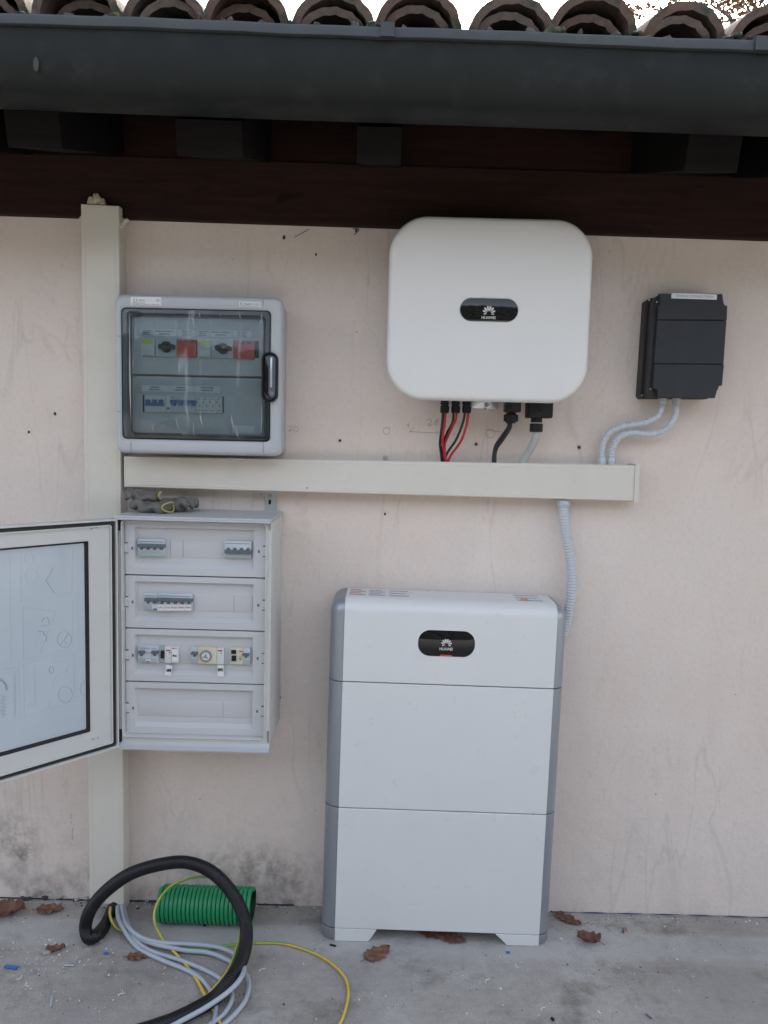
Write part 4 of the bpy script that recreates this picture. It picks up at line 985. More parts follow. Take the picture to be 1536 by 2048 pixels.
b = block((461, 1296.5, 486, 1328.5), D0, D1, 'cream', 'residual_current_device', T.e); block((462, 1300.5, 472, 1308), D1, D1+.003, 'black', 'rocker', b); block((463, 1312, 472, 1322.5), D1, D1+.005, 'black', 'rocker', b); marks(b, [(478, 1301.5, 486, 1304)], D1, 'inkred'); marks(b, [(477, 1313, 484, 1314), (478, 1316, 483, 1320)], D1, 'inkgrey')
b = block((486.3, 1297, 500, 1329.5), D0, D1, 'brk', 'circuit_breaker', T.e); k = MB(); q = T.rect(484, 1308, 498, 1312, .212); k.rbox(*q, -.212, -.2, .001, .0006); q = T.rect(490, 1311, 494, 1316, .209); k.rbox(*q, -.2085, -.2, .0005, .0005); k.obj('toggle', M['tog'], b); block((487, 1320, 499.5, 1329), D1-.001, D1+.0012, 'brkgr', 'terminal_cover', b)
# fixing bracket above the lid
k = MB(); q = T.rect(529, 984, 550, 1014, .03); o_ = rrect(q[0], q[1], LZ-.002, q[3]-.0, .001, 3)
k.rings([[(x, -.002, z) for x, z in o_], [(x, -.006, z) for x, z in o_]]); br = k.obj('fixing_bracket', M['steel'], T.e)
c = T.q(539.5, 1003, .007); k = MB(); k.rbox(c.x-.004, c.x+.004, c.z-.009, c.z+.006, -.0065, -.0055, .004, .0003); k.obj('slot', M['black'], br)
c = T.q(538.5, 992, .012); k = MB(); k.cyl((c.x, -.006, c.z), (.2, -1, .1), .006, .006, 10, bev=.0015); k.obj('screw', M['screw'], br)

# door, swung out about 130 degrees
AL = R(48); H0 = U(236, 1265, W); H0 = Vector((H0.x, -W-.004, 0)); dv = Vector((-math.cos(AL), -math.sin(AL), 0)); nv = Vector((math.sin(AL), -math.cos(AL), 0))
# nv: inner face normal, towards the camera
def dp(px, py, t=0):
    q = PL(px, py, H0+nv*t, nv); return (q-H0).dot(dv), q.z
def dxf(u, z, t): return T.l(H0+dv*u+nv*t+Vector((0, 0, z)))
def dmesh(mb, name, mat, par, **k):
    # local x = along the door leftwards (u = -x), y = -t
    mb.xf(lambda v: dxf(-v.x, v.z, -v.y)); return mb.obj(name, mat, par, **k)
DW = (x1-x0)+.01
zt_ = (dp(236, 1033)[1]+dp(20, 1055)[1])/2; zb_ = (dp(238, 1491)[1]+dp(20, 1559)[1])/2
mb = MB(); o_ = rrect(-DW, -.002, zb_, zt_, .006, 4)
wu, _ = dp(178, 1270); wt = (dp(178, 1080)[1]+dp(20, 1098)[1])/2; wb = (dp(178, 1457)[1]+dp(20, 1514)[1])/2
win_ = rrect(-DW+wu, -wu, wb, wt, .004, 4)
def ins(r, d, rr=.005): return rrect(-DW+d, -.002-d, zb_+d, zt_-d, rr, 4)
rs = [[(x, .028, z) for x, z in win_], [(x, .028, z) for x, z in o_], [(x, -.008, z) for x, z in o_], [(x, -.010, z) for x, z in ins(0, .001)], [(x, -.010, z) for x, z in ins(0, .005)], [(x, .0, z) for x, z in ins(0, .006)],
      [(x, .0, z) for x, z in ins(0, .015)], [(x, -.006, z) for x, z in ins(0, .016)], [(x, -.006, z) for x, z in ins(0, .019)], [(x, .0, z) for x, z in ins(0, .020)], [(x, .0, z) for x, z in win_]]
rs.append(rs[0])
dr = dmesh(MB().rings(rs, False, False), 'door', M['encl2'], T.e, ang=25)
sl_ = MB(); sl_.rings([[(x, .0005, z) for x, z in ins(0, .006)], [(x, -.005, z) for x, z in ins(0, .0075)], [(x, -.005, z) for x, z in ins(0, .0135)], [(x, .0005, z) for x, z in ins(0, .015)]], False, False)
dmesh(sl_, 'door_seal', M['rubber'], dr)
gk = rrect(-DW+wu+.007, -wu-.007, wb+.007, wt-.007, .004, 4)
dmesh(MB().rings([[(x, -.0012, z) for x, z in rrect(-DW+wu-.0005, -wu+.0005, wb-.0005, wt+.0005, .004, 4)], [(x, -.0012, z) for x, z in win_], [(x, .012, z) for x, z in gk]], False, False), 'window_gasket', M['rubber'], dr)
k = MB(); k.box(-DW+wu, -wu, .010, .0135, wb, wt); pane = dmesh(k, 'door_pane', M['pane'], dr, smooth=False)
for (px, py) in ((183, 1057), (192, 1055), (186, 1477), (195, 1475)):
    u, z = dp(px, py); k = MB(); k.cyl((-u, .001, z), (0, -1, 0), .0042, .004, 14); k.cyl((-u, -.003, z), (0, -1, 0), .002, .0005, 8, mi=1); dmesh(k, 'door_boss', [M['encl2'], M['inkgrey']], dr)
for (a, b) in ((1037, 1060), (1458, 1482)):
    z1_ = U(232, a, W).z; z0_ = U(232, b, W).z; k = MB(); k.box(-.0065, .008, -.006, .022, z0_, z1_); dmesh(k, 'hinge', M['black'], dr, smooth=False)
# reversed print showing through the pane
def pl_(pts, r, closed=False, step=.01):
    mb = MB(); P_ = []
    for (px, py) in pts:
        u, z = dp(px, py, -.010); P_.append(Vector((-u, .0099, z)))
    mb.tube(P_, r, 5, None, closed=closed); return mb
def merge(lst):
    m_ = MB()
    for a in lst: m_.add(a.v, a.f, a.m)
    return m_
ell = lambda cx, cy, a, b, n=28: [(cx+a*math.cos(2*math.pi*i/n), cy+b*math.sin(2*math.pi*i/n)) for i in range(n)]
dmesh(merge([pl_([(108, 1134), (92, 1161), (109, 1186)], .0009), pl_(ell(129, 1279, 14, 16), .0008, True), pl_([(119, 1291), (138, 1267)], .0008), pl_(ell(131, 1389, 14, 16), .0008, True), pl_(ell(171, 1377, 11, 15), .0008, True),
             pl_(ell(103, 1340, 4.5, 7), .0010, True), pl_([(82, 1245), (88, 1236), (95, 1235), (99, 1243), (96, 1250), (83, 1252)], .0009), pl_([(77, 1262), (86, 1262), (88, 1268), (94, 1275), (92, 1283)], .0012), pl_([(134, 1270), (128, 1280), (134, 1288)], .0007)]), 'printed_symbol', M['paneink'], pane)
grid = [[(42, 1112), (42, 1204), (144, 1186)], [(46, 1214), (145, 1195), (146, 1296), (47, 1320), (46, 1214)], [(47, 1328), (148, 1304), (149, 1404), (49, 1434), (47, 1328)], [(20, 1110), (22, 1320)], [(145, 1090), (144, 1186)], [(156, 1194), (157, 1298)],
        [(46, 1214), (112, 1223), (80, 1310)], [(48, 1246), (80, 1238)], [(60, 1262), (47, 1266)], [(66, 1284), (84, 1302), (94, 1294)], [(58, 1354), (82, 1346)], [(55, 1410), (84, 1400)], [(70, 1330), (70, 1412)], [(52, 1416), (60, 1405), (66, 1415)], [(105, 1372), (114, 1350), (124, 1343)],
        [(0, 1340), (38, 1332), (40, 1436), (0, 1450)], [(100, 1400), (96, 1418)], [(116, 1320), (138, 1328), (132, 1346)]]
dmesh(merge([pl_(g, .0006) for g in grid]+[pl_(ell(63, 1152, 12, 16), .0005, True), pl_(ell(58, 1116, 9, 10), .0005, True)]), 'printed_diagram', M['paneink2'], pane)
u, z = dp(125, 1115, -.010); u2, z2 = dp(140, 1140, -.010); u3, z3 = dp(112, 1092, -.010)
k = MB()
k.add([(-a, .0098, b) for a, b in (dp(113, 1098, -.01), dp(135, 1096, -.01), dp(136, 1138, -.01), dp(114, 1141, -.01))], [(3, 2, 1, 0)]); dmesh(k, 'printed_block', M['paneink2'], pane, smooth=False)
def dtext(s, size, px, py, mat, fit, bold=0):
    u, z = dp(px, py, -.010); xf_ = lambda x, zz: dxf(-x, zz, -.0096)
    return text(pane, s, size, (-u, z), 0, mat, rot=R(90), flip=False, fit=fit, xform=xf_, bold=bold)
dtext('WWW', .019, 8, 1412, M['paneink'], .056, .0003)
dtext('WWW.ISO.BOARD.COM', .009, 30, 1388, M['paneink'], .115)
k = merge([pl_([(0, 1358), (8, 1362), (13, 1372), (14, 1380)], .0028)]); dmesh(k, 'printed_arc', M['paneink'], pane)

# ================================================================== WORK GLOVES on the lid
def glove(label, root, ang, scale, bend, mirror=1, roll=0, lift=0, wcuff=True, seed=1):
    # palm along +x from the cuff; each finger a chain of balls, fused by remeshing
    rnd = random.Random(seed); e = empty('work_glove', root, label, 'glove', 'pair of work gloves'); mb = MB()
    rot = Matrix.Rotation(ang, 3, 'Z')
    def B(x, y, z, a, b, c): mb.ball(rot@(Vector((x, y*mirror, z*1.35))*scale), a*scale*1.25, b*scale*1.4, c*scale*1.9, 14, 10, rot)
    for i in range(9): t = i/8; B(.01+.075*t, 0, .013+.004*math.sin(t*5), .018, .030+.010*t, .011+.002*math.sin(t*7+1))
    for k, (y0, ln, a) in enumerate(((-.032, .058, -.22), (-.011, .068, -.06), (.011, .064, .08), (.031, .048, .24))):
        for i in range(11):
            t = i/10; d = ln*t; B(.088+d*math.cos(a)*(1-bend*.25*t), y0+d*math.sin(a)+.004*math.sin(t*4+k), .014+.010*bend*math.sin(t*3)+.004*(k % 2), .011, .0105, .0095-.001*t)
    for i in range(9): t = i/8; B(.03+.05*t, -.034-.030*t, .014+.008*t, .012, .012, .011)
    g = mb.obj('glove_body', M['glove'], e); rm = g.modifiers.new('r', 'REMESH'); rm.mode = 'VOXEL'; rm.voxel_size = .0026; rm.use_smooth_shade = True
    sm = g.modifiers.new('s', 'SMOOTH'); sm.iterations = 3
    tx = bpy.data.textures.new('wrinkle', 'CLOUDS'); tx.noise_scale = .022
    dm = g.modifiers.new('d', 'DISPLACE'); dm.texture = tx; dm.strength = .009; dm.mid_level = .5
    c = MB(); c.tube([rot@(Vector((-.016+.008*math.cos(t*2), .036*math.cos(t)*mirror, .024+.019*math.sin(t)))*scale) for t in [2*math.pi*i/16 for i in range(16)]], .0036*scale, 8, .004, closed=True)
    c.obj('cuff', M['cuff'], e)
    return e
base_ = T.o+T.R@Vector((0, 0, 0))
def onlid(px, w, dz=0): q = U(px, 1012, w); x = q.x; l_ = T.l(q); return T.o+T.R@Vector((l_.x, -w, LZ+dz))
glove('grey coated work glove with yellow cuff, lying in front on the fuse box lid', onlid(332, .150, .001), R(158), .72, 1.0, 1, seed=2)
glove('grey work glove pushed to the back under the duct, fingers pointing right', onlid(318, .080, .004), R(-6), .74, .8, -1, seed=4)
glove('crumpled grey work glove heaped on top with its yellow cuff against the duct', onlid(312, .100, .030), R(200), .60, 1.2, 1, seed=6)

# ================================================================== BATTERY TOWER
W = .165
T = Thing('battery_tower', 'tall white and silver three module home battery standing on the floor', 'battery', (684, 1363), (1107, 1378), W)
# stands on the slab: local floor height follows
def bz(pyl, pyr, w=W): return (T.p(684, pyl, w)[1]+T.p(1107, pyr, w)[1])/2
x0 = (T.p(656, 1360, W-.03)[0]+T.p(650, 1606, W-.03)[0]+T.p(644, 1850, W-.03)[0])/3
x1 = (T.p(1120, 1378, W-.03)[0]+T.p(1110, 1630, W-.03)[0]+T.p(1100, 1868, W-.03)[0])/3
xf0 = (T.p(684, 1363, W)[0]+T.p(670, 1856, W)[0])/2; xf1 = (T.p(1107, 1378, W)[0]+T.p(1079, 1872, W)[0])/2
RC = .042
def outl(i, side):
    y = -W+i
    if side == 'l':
        o = [(x0+i, -.004)]+[(x0+RC+(RC-i)*math.cos(R(a)), -W+RC+(RC-i)*math.sin(R(a))) for a in range(180, 271, 9)]
        if xf0 > x0+RC: o.append((xf0, y))
        else: o = [(min(px, xf0), py) for px, py in o]
        o.append((xf0, -.004))
    else:
        o = [(xf1, -.004)]
        pts = [(x1-RC+(RC-i)*math.cos(R(a)), -W+RC+(RC-i)*math.sin(R(a))) for a in range(270, 361, 9)]
        o.append((xf1, y)); o += [(max(px, xf1), py) for px, py in pts]; o.append((x1-i, -.004))
    return o
zS1 = bz(1363, 1378); zS2 = bz(1615, 1630.5); zS3 = bz(1856.5, 1871.5)
zTop = T.p(888, 1185, .02)[1]
RT = .040
def module(zb_, zt_, fillet, name):
    md = empty(name, (0, 0, 0), None, None); md.parent = T.e
    for side in 'lr':
        if fillet: rr = [(0, zb_)]+[(RT*(1-math.cos(R(a))), zt_-RT+RT*math.sin(R(a))) for a in range(0, 90, 9)]+[(RT*.99, zt_)]
        else: rr = [(.0012, zb_), (0, zb_+.0012), (0, zt_-.0012), (.0012, zt_)]
        MB().rings([[(x, y, z) for x, y in outl(i, side)] for i, z in rr]).obj('side_trim', M['silver'], md, ang=40)
    pr = [(-.006, zb_), (-W-.0010, zb_)] if True else 0
    g = .0006; pr = [(-.006, zb_), (-W, zb_), (-W-.0012, zb_+.0014)]
    if fillet: pr += [(-W-.0012+(RT)*(1-math.cos(R(a))), zt_+.0012-RT+RT*math.sin(R(a))) for a in range(0, 91, 6)]+[(-.006, zt_+.0012)]
    else: pr += [(-W-.0012, zt_-.0014), (-W, zt_), (-.006, zt_)]
    MB().rings([[(x, y, z) for y, z in pr] for x in (xf0+g, xf1-g)][::-1]).obj('front_panel', M['white'], md, ang=30)
    return md
GP = .0016
pm = module(zS1+GP, zTop, True, 'power_module'); module(zS2+GP, zS1-GP, False, 'battery_module'); module(zS3+GP*.6, zS2-GP, False, 'battery_module')
# foot: its silver corners and two splayed white feet; reaches the slab
md = empty('plinth', (0, 0, 0), None, None); md.parent = T.e
zF = -T.o.z/math.cos(T.b)
def floor_z(x): return (-T.o.z + x*math.sin(T.b))/math.cos(T.b)+.0008
for side in 'lr':
    o_ = outl(.0, side); o2 = outl(.004, side)
    MB().rings([[(x, y, floor_z(x)) for x, y in o2], [(x, y, floor_z(x)+.006) for x, y in o_], [(x, y, zS3-GP*.6) for x, y in o_]]).obj('corner_foot', M['silver'], md, ang=40)
cx_ = lambda px, py: T.p(px, py, W)[0]
a, b = cx_(753, 1860), cx_(740, 1892); c, d = cx_(991, 1870), cx_(1008, 1900)
for (A, B_, C_, D_) in ((xf0+.0006, a, b, xf0+.0006), (c, xf1-.0006, xf1-.0006, d)):
    pts = [(A, zS3-.001), (B_, zS3-.001), (C_, floor_z(C_)+.0), (D_, floor_z(D_)+.0)]
    if A == c: pts = [(c, zS3-.001), (xf1-.0006, zS3-.001), (xf1-.0006, floor_z(xf1)), (d+.006, floor_z(d)), (d, floor_z(d)+.008)]
    else: pts = [(xf0+.0006, zS3-.001), (a, zS3-.001), (b, floor_z(b)+.008), (b-.006, floor_z(b)), (xf0+.0006, floor_z(xf0))]
    MB().poly(pts, -W-.0012, -.01, bev=.0008).obj('foot', M['white'], md, ang=30)
WF = W+.0012
q = T.rect(836, 1261, 950, 1313, WF)
MB().rbox(q[0]-.002, q[1]+.002, q[2]-.002, q[3]+.002, -WF-.0004, -WF+.001, .036, .0003, 12).obj('display_surround', M['paper'], pm)
dsp = MB().rbox(q[0], q[1], q[2], q[3], -WF-.0012, -WF+.001, .034, .0008, 12).obj('display', M['screen'], pm)
cx0, cz0 = T.p(893, 1286, WF); flower(dsp, (cx0, cz0), -WF-.0016, .0185, M['logo'])
text(dsp, 'HUAWEI', .011, T.p(892, 1298, WF), -WF-.0016, M['logo'], fit=.037, bold=.0002)
k = MB(); a = T.rect(880, 1309.5, 904, 1312.5, WF); k.box(a[0], a[1], -WF-.0016, -WF-.0010, a[2], a[3]); k.obj('status_strip', M['redarr'], dsp, smooth=False)
# stickers on the top
def topsticker(px0, px1, cols, name='warning_sticker'):
    # laid on the top face
    zt_ = zTop+.0016; xa, xb = T.p(px0, 1184, .08)[0], T.p(px1, 1184, .08)[0]
    s = MB(); s.box(xa, xb, -.112, -.028, zt_-.0003, zt_+.0003); so_ = s.obj(name, M[cols[0]], pm, smooth=False)
    k = MB(); n = cols[2]
    for i in range(n):
        y = -.104+.070*i/max(1, n-1); k.box(xa+.004, xb-.004-(.01 if i % 2 else 0), y-.0035, y+.0035, zt_+.0003, zt_+.0006)
    k.obj('printed_mark', M[cols[1]], so_, smooth=False)
topsticker(697, 733, ('paperg', 'inkred', 4)); topsticker(736, 773, ('paperg', 'inkgrey', 4)); topsticker(776, 820, ('paperg', 'inkgrey', 3)); topsticker(1031, 1085, ('paperg', 'inkgrey', 3))
xa = T.p(1038, 1190, .08)[0]; MB().add([(xa, -.10, zTop+.0026), (xa+.028, -.10, zTop+.0026), (xa+.014, -.05, zTop+.0026)], [(0, 1, 2)]).obj('warning_triangle', M['yel'], pm, smooth=False)

# ================================================================== HOSES AND CABLES ON THE FLOOR
HR = .0188
hp = [U(238, 1790, .035), U(226, 1818, .06), U(213, 1846, .10), G(196, 1868, .024), G(178, 1876, .023), U(171, 1852, .20), U(182, 1818, .205), U(212, 1782, .20), U(260, 1748, .19), U(320, 1729, .18), U(375, 1725, .17), U(425, 1745, .175), U(465, 1787, .20), U(488, 1835, .235), U(493, 1875, .28), U(484, 1918, .34), U(462, 1958, .40), G(430, 1995, .022), G(385, 2022, .021), G(335, 2045, .021), G(270, 2066, .021)]
def hose(name, pts, r, label, cat, mat, pitch):
    mb = MB(); ph = lambda L: .5+.5*math.cos(2*math.pi*L/pitch); loc = Vector(pts[-1]); loc.z = 0
    mb.tube(pts, lambda L, i: r*(.93+.07*ph(L))*(1+.016*math.sin(L*19)+.01*math.sin(L*47)), 20, pitch/4); return tag(mb.obj(name, mat, None, loc, ang=180), label, cat)
hose('corrugated_hose', hp, HR, 'thick black corrugated hose looping up from the floor beside the vertical duct', 'hose', M['hose'], .0062)
# green ribbed hose
a = G(322, 1806, .054); b = G(506, 1812, .054); c_ = (a+b)/2
mb = MB(); ax = (b-a); L_ = ax.length; nrib = 22; t = ax.normalized(); N0 = Vector((0, 0, 1)); B0 = t.cross(N0).normalized()
rs = []; mi = []
n = 40; first = True
ring = lambda d, r: [a+t*d+(N0*math.cos(2*math.pi*j/n)+B0*math.sin(2*math.pi*j/n))*r+t*(.006*(j/n-.5)) for j in range(n)]
p_ = L_/nrib
for i in range(nrib):
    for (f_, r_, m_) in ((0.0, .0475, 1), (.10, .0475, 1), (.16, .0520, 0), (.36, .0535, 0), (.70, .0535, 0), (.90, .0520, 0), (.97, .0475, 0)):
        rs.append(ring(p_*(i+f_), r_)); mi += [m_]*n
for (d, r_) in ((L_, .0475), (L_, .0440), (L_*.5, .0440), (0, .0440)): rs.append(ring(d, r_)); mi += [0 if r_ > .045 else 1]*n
rs.append(rs[0]); mi += [0]*n
mb.rings(rs, False, False, mi[:n*(len(rs)-1)])
mb.m = mb.m[:len(mb.f)]
tag(mb.obj('ribbed_hose', [M['green'], M['greend']], None, Vector((c_.x, c_.y, 0)), ang=40), 'short green ribbed hose lying against the foot of the wall', 'hose')

gc = 'grey cables coming out of the vertical duct'
def floorc(name, px, r, label, group, mats, n=12, mfun=None, up=None, tail=None, cat='cable'):
    pts = []
    for q in px:
        if len(q) == 3 and q[2] >= 10: pts.append(U(q[0], q[1], q[2]-10))   # given distance from the wall (+10)
        else: pts.append(G(q[0], q[1], q[2] if len(q) == 3 else r+.001))
    mb = MB(); mb.tube(pts, r, n, .010, mfun); loc = Vector(pts[len(pts)//2]); loc.z = 0
    return tag(mb.obj(name, mats, None, loc, ang=60), label, cat, group)
CR = .0062
floorc('grey_cable', [(235, 1790, 10.035), (235, 1808, 10.05), (239, 1843, .03), (273, 1893), (319, 1918), (387, 1947), (419, 1979), (431, 2011), (428, 2040), (420, 2075)], CR, 'grey cable bending down soonest, lowest and leftmost of the four', gc, M['greycab'])
floorc('grey_cable', [(240, 1790, 10.03), (240, 1808, 10.045), (248, 1852, .02), (292, 1897), (365, 1922), (424, 1947), (456, 1972), (464, 1998, .012), (447, 2029), (417, 2052), (380, 2085)], CR, 'grey cable with the second tightest bend, between the lowest and the wider loops', gc, M['greycab'])
floorc('grey_cable', [(246, 1790, 10.04), (246, 1808, 10.045), (262, 1860, .02), (296, 1884, .018), (365, 1900, .012), (424, 1907, .010), (479, 1934, .010), (497, 1961, .010), (492, 1998, .012), (469, 2029), (440, 2056), (410, 2090)], CR, 'grey cable swinging out widest to the right past the black hose', gc, M['greycab'])
floorc('grey_cable', [(242, 1790, 10.05), (243, 1808, 10.055), (252, 1848, .03), (285, 1876, .025), (330, 1886, .02), (375, 1888, .018), (438, 1895, .016), (474, 1911, .03), (488, 1934, .055), (481, 1957, .07), (456, 1984, .065), (410, 2016, .050), (355, 2046, .03), (300, 2075, .02)], CR, 'grey cable crossing over the black hose towards the bottom edge', gc, M['greycab'])
yg = lambda L, i, u: 1 if ((u+L*.9) % 1) < .45 else 0
YR = .0040
floorc('earth_cable', [(224, 1790, 10.04), (222, 1808, 10.05), (221, 1836, .03), (242, 1862, .008), (319, 1883, .006), (365, 1897, .006), (410, 1899), (456, 1891), (506, 1886), (570, 1888), (638, 1911), (684, 1947), (697, 1984), (686, 2035), (668, 2062), (640, 2095)], YR, 'yellow and green earth cable sweeping far right across the floor', 'earth cables', [M['yel'], M['grn']], 12, yg)
floorc('earth_cable', [(372, 2032, .008), (424, 1981, .03), (456, 1940, .04), (474, 1895, .05), (483, 1845, 10.17), (478, 1800, 10.15), (458, 1771, 10.15), (430, 1756, 10.15), (392, 1754, 10.15), (346, 1770, 10.155), (316, 1804, 10.165), (309, 1841, 10.19), (326, 1879, .016), (355, 1911, .008), (387, 1949), (410, 1990, .012), (428, 2025), (448, 2060)], YR, 'yellow and green earth cable standing up in a loop before the green hose', 'earth cables', [M['yel'], M['grn']], 12, yg)

# ================================================================== LEAVES, RUBBLE, SCRAPS
def leaf(px, py, ang, L, label, curl=.3, fold=0, name='oak_leaf', z=.002, wk=1):
    p = G(px, py, 0); rnd = random.Random(px*7+py); nx, ny = 26, 8; v = []
    for i in range(nx+1):
        t = i/nx; wd = L*.30*wk*(math.sin(math.pi*t**.8)**.6 if 0 < t < 1 else 0)*(.66+.34*abs(math.sin(t*math.pi*4.2)))+.0006
        for j in range(ny+1):
            s = (j/ny-.5)*2
            x = L*(t-.5)-abs(s)*L*.05; y = s*wd*(1+.12*rnd.uniform(-1, 1))
            z_ = .004+curl*L*.25*(abs(s)**1.5*.6+((t-.5)*2)**2*.5)+.0025*math.sin(t*17+s*5)+fold*abs(s)*L*.15
            v.append((x*math.cos(ang)-y*math.sin(ang), x*math.sin(ang)+y*math.cos(ang), z_))
    f = [(i*(ny+1)+j, (i+1)*(ny+1)+j, (i+1)*(ny+1)+j+1, i*(ny+1)+j+1) for i in range(nx) for j in range(ny)]
    mb = MB().add(v, f); o = mb.obj('blade', M['leaf'], None, ang=180); so_ = o.modifiers.new('s', 'SOLIDIFY'); so_.thickness = .0006
    e = empty(name, (p.x, p.y, 0), label, 'leaf', 'fallen oak leaves'); o.parent = e
    ca, sn = math.cos(ang), math.sin(ang); k = MB(); k.tube([(-L*.75*ca, -L*.75*sn, .006+.0), (-L*.45*ca, -L*.45*sn, .005+curl*L*.1), (0, 0, .006), (L*.42*ca, L*.42*sn, .005+curl*L*.09)], .0009, 5, .01); k.obj('stem', M['leaf'], e)
leaf(14, 1829, R(15), .105, 'crinkled brown leaf at the far left beside the wall', .8, .5, wk=1.5)
leaf(102, 1822, R(5), .075, 'flat reddish brown leaf near the wall, left of the black hose', .25, .2, wk=1.2)
leaf(112, 1902, R(20), .05, 'small torn brown leaf behind the pale stone chip', .5, .5)
leaf(278, 1915, R(10), .06, 'brown leaf half under the grey cables', .2)
leaf(757, 1908, R(40), .088, 'lobed brown leaf in front of the battery, left foot side', .15, wk=1.15)
leaf(862, 1868, R(-35), .09, 'brown leaf deep under the battery, left of two', .2, wk=1.1)
leaf(905, 1879, R(-25), .085, 'brown leaf under the battery edge, right of two', .3, wk=1.1)
leaf(1138, 1842, R(-40), .085, 'brown leaf touching the wall right of the battery', .25, wk=.85)
leaf(1176, 1886, R(160), .065, 'curled brown leaf on the concrete right of the battery', 1.2, .8, wk=1.2)
def chunk(px, py, sx, sy, sz, mat, name, label, cat, group=None, rot=0):
    p = G(px, py, 0); mb = MB(); random.seed(px); mb.ball((0, 0, sz*.8), sx, sy, sz, 8, 5, Matrix.Rotation(rot, 3, 'Z'), jit=.22)
    o = mb.obj(name, M[mat], None, ang=20); o.location = (p.x, p.y, 0); return tag(o, label, cat, group)
chunk(93, 1909, .0125, .009, .007, 'stone', 'stone_chip', 'pale stone chip with a reddish edge on the concrete', 'stone chip')
chunk(112, 1798, .026, .010, .010, 'stone', 'stone_chip', 'larger grey rubble chip against the wall above the reddish leaf', 'stone chip')
for (px, py, s_, lab) in ((46, 1801, .009, 'dark rubble bit at the wall foot, leftmost'), (58, 1800, .007, 'small dark rubble bit next to the leftmost one'), (90, 1799, .009, 'dark rubble bit left of the larger grey chip'), (153, 1802, .006, 'small rubble bit left of the duct foot'), (172, 1800, .009, 'rubble lump touching the duct foot'), (281, 1800, .008, 'rubble lump right of the duct foot by the wall'), (294, 1804, .006, 'small rubble bit just left of the green hose'), (532, 1807, .008, 'rubble lump right of the green hose by the wall')):
    chunk(px, py, s_*1.2, s_, s_*.8, 'mortar' if px < 100 else 'stone', 'rubble_bit', lab, 'rubble', 'rubble along the wall foot')
def scrap(px0, py0, px1, py1, r, mat, name, label, cat='scrap', flat=False):
    a, b = G(px0, py0, r), G(px1, py1, r); c = (a+b)/2; c.z = 0; mb = MB()
    if flat:
        d = (b-a).normalized(); n_ = Vector((-d.y, d.x, 0)); w_ = r*2.2
        for k in (0,): mb.add([a-n_*w_, b-n_*w_, b+n_*w_, a+n_*w_, a-n_*w_+Vector((0, 0, r)), b-n_*w_+Vector((0, 0, r)), b+n_*w_+Vector((0, 0, r)), a+n_*w_+Vector((0, 0, r))], [(3, 2, 1, 0), (4, 5, 6, 7), (0, 1, 5, 4), (1, 2, 6, 5), (2, 3, 7, 6), (3, 0, 4, 7)])
    else: mb.tube([a, b], r, 8)
    return tag(mb.obj(name, M[mat], None, c), label, cat)
scrap(10, 1933, 35, 1937, .0026, 'bluep', 'plastic_strip', 'bright blue plastic strip at the lower left', flat=True)
scrap(208, 1906, 216, 1908, .002, 'bluep', 'plastic_strip', 'tiny blue plastic piece left of the grey cables', flat=True)
scrap(1012, 1905, 1020, 1905, .0018, 'bluep', 'plastic_strip', 'tiny blue plastic piece by the battery right foot', flat=True)
scrap(127, 1930, 148, 1931, .0028, 'greycab', 'cable_offcut', 'short grey cable offcut lying level near the blue strip')
scrap(104, 1993, 101, 2014, .0028, 'greycab', 'cable_offcut', 'short grey cable offcut pointing at the camera, lower left')
scrap(408, 1852, 415, 1845, .0025, 'black', 'cable_offcut', 'small black offcut in front of the green hose')
scrap(660, 1889, 672, 1892, .0026, 'black', 'rubber_pad', 'small black rubber piece under the battery left foot', 'pad')
scrap(1292, 2028, 1303, 2037, .0024, 'tog', 'cable_offcut', 'dark twig like scrap near the lower right')
scrap(1103, 2036, 1107, 2040, .004, 'black', 'rubber_pad', 'small black crumb near the bottom centre right', 'crumb')
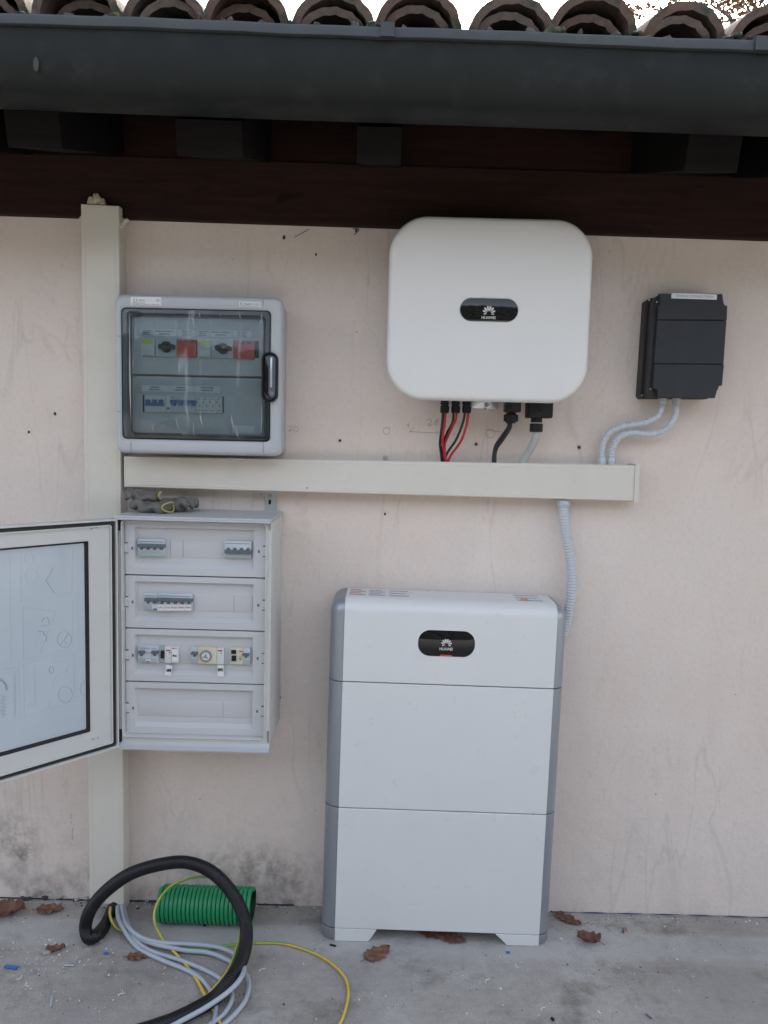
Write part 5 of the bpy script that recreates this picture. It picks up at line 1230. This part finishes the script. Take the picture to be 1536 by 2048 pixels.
scrap(1246, 1857, 1247, 1866, .0018, 'film_chalk', 'plastic_strip', 'short dark blue piece right of the curled leaf')
scrap(1252, 1855, 1255, 1865, .0018, 'terr', 'wood_splinter', 'short brown splinter right of the dark blue piece')
random.seed(21); cr = MB(); dk = MB()
for _ in range(420):
    t = random.random()
    px, py = (random.gauss(110, 90), random.gauss(1890, 50)) if t < .5 else ((random.gauss(330, 160), random.gauss(1960, 60)) if t < .66 else (random.uniform(0, 1536), random.uniform(1835, 2048)))
    if py < 1812: continue
    p = G(px, py, .001); s_ = random.lognormvariate(-6.75, .5)
    if p.y > -.02: continue
    if s_ > .0034: s_ = .0034
    cr.ball(p, s_*random.uniform(.8, 2.2), s_, s_*.6, 6, 4, Matrix.Rotation(random.uniform(0, 3), 3, 'Z'), jit=.3)
for (px, py) in ((240, 1985), (243, 1990), (38, 1955), (55, 1968), (110, 1895), (525, 1940), (975, 1962), (1087, 2018), (1035, 1932)):
    p = G(px, py, .0015); d = Vector((random.uniform(-1, 1), random.uniform(-1, 1), 0)).normalized()*.010
    cr.tube([p-d, p+Vector((d.y, -d.x, 0))*.5, p+d], .0012, 5, .003)
for _ in range(260):
    p = G(random.uniform(-50, 1586), random.uniform(1830, 2060), .0005)
    if p.y > -.02: continue
    s_ = random.lognormvariate(-7.0, .5); dk.ball(p, s_*1.5, s_, s_*.5, 6, 4, Matrix.Rotation(random.uniform(0, 3), 3, 'Z'), jit=.3)
for _ in range(420):
    px = random.uniform(-40, 1580) if random.random() < .5 else random.gauss(330, 200); q = U(px, 1815); y = -abs(random.gauss(0, .018))-.002
    s_ = min(.004, random.lognormvariate(-6.7, .5)); (dk if random.random() < .6 else cr).ball((q.x, y, s_*.4), s_*1.4, s_, s_*.7, 6, 4, Matrix.Rotation(random.uniform(0, 3), 3, 'Z'), jit=.3)
tag(cr.obj('plaster_crumbs', M['crumb']), 'tiny white plaster crumbs scattered over the concrete', 'crumbs', kind='stuff')
tag(dk.obj('dark_grit', M['mortar']), 'fine dark grit scattered over the concrete', 'grit', kind='stuff')
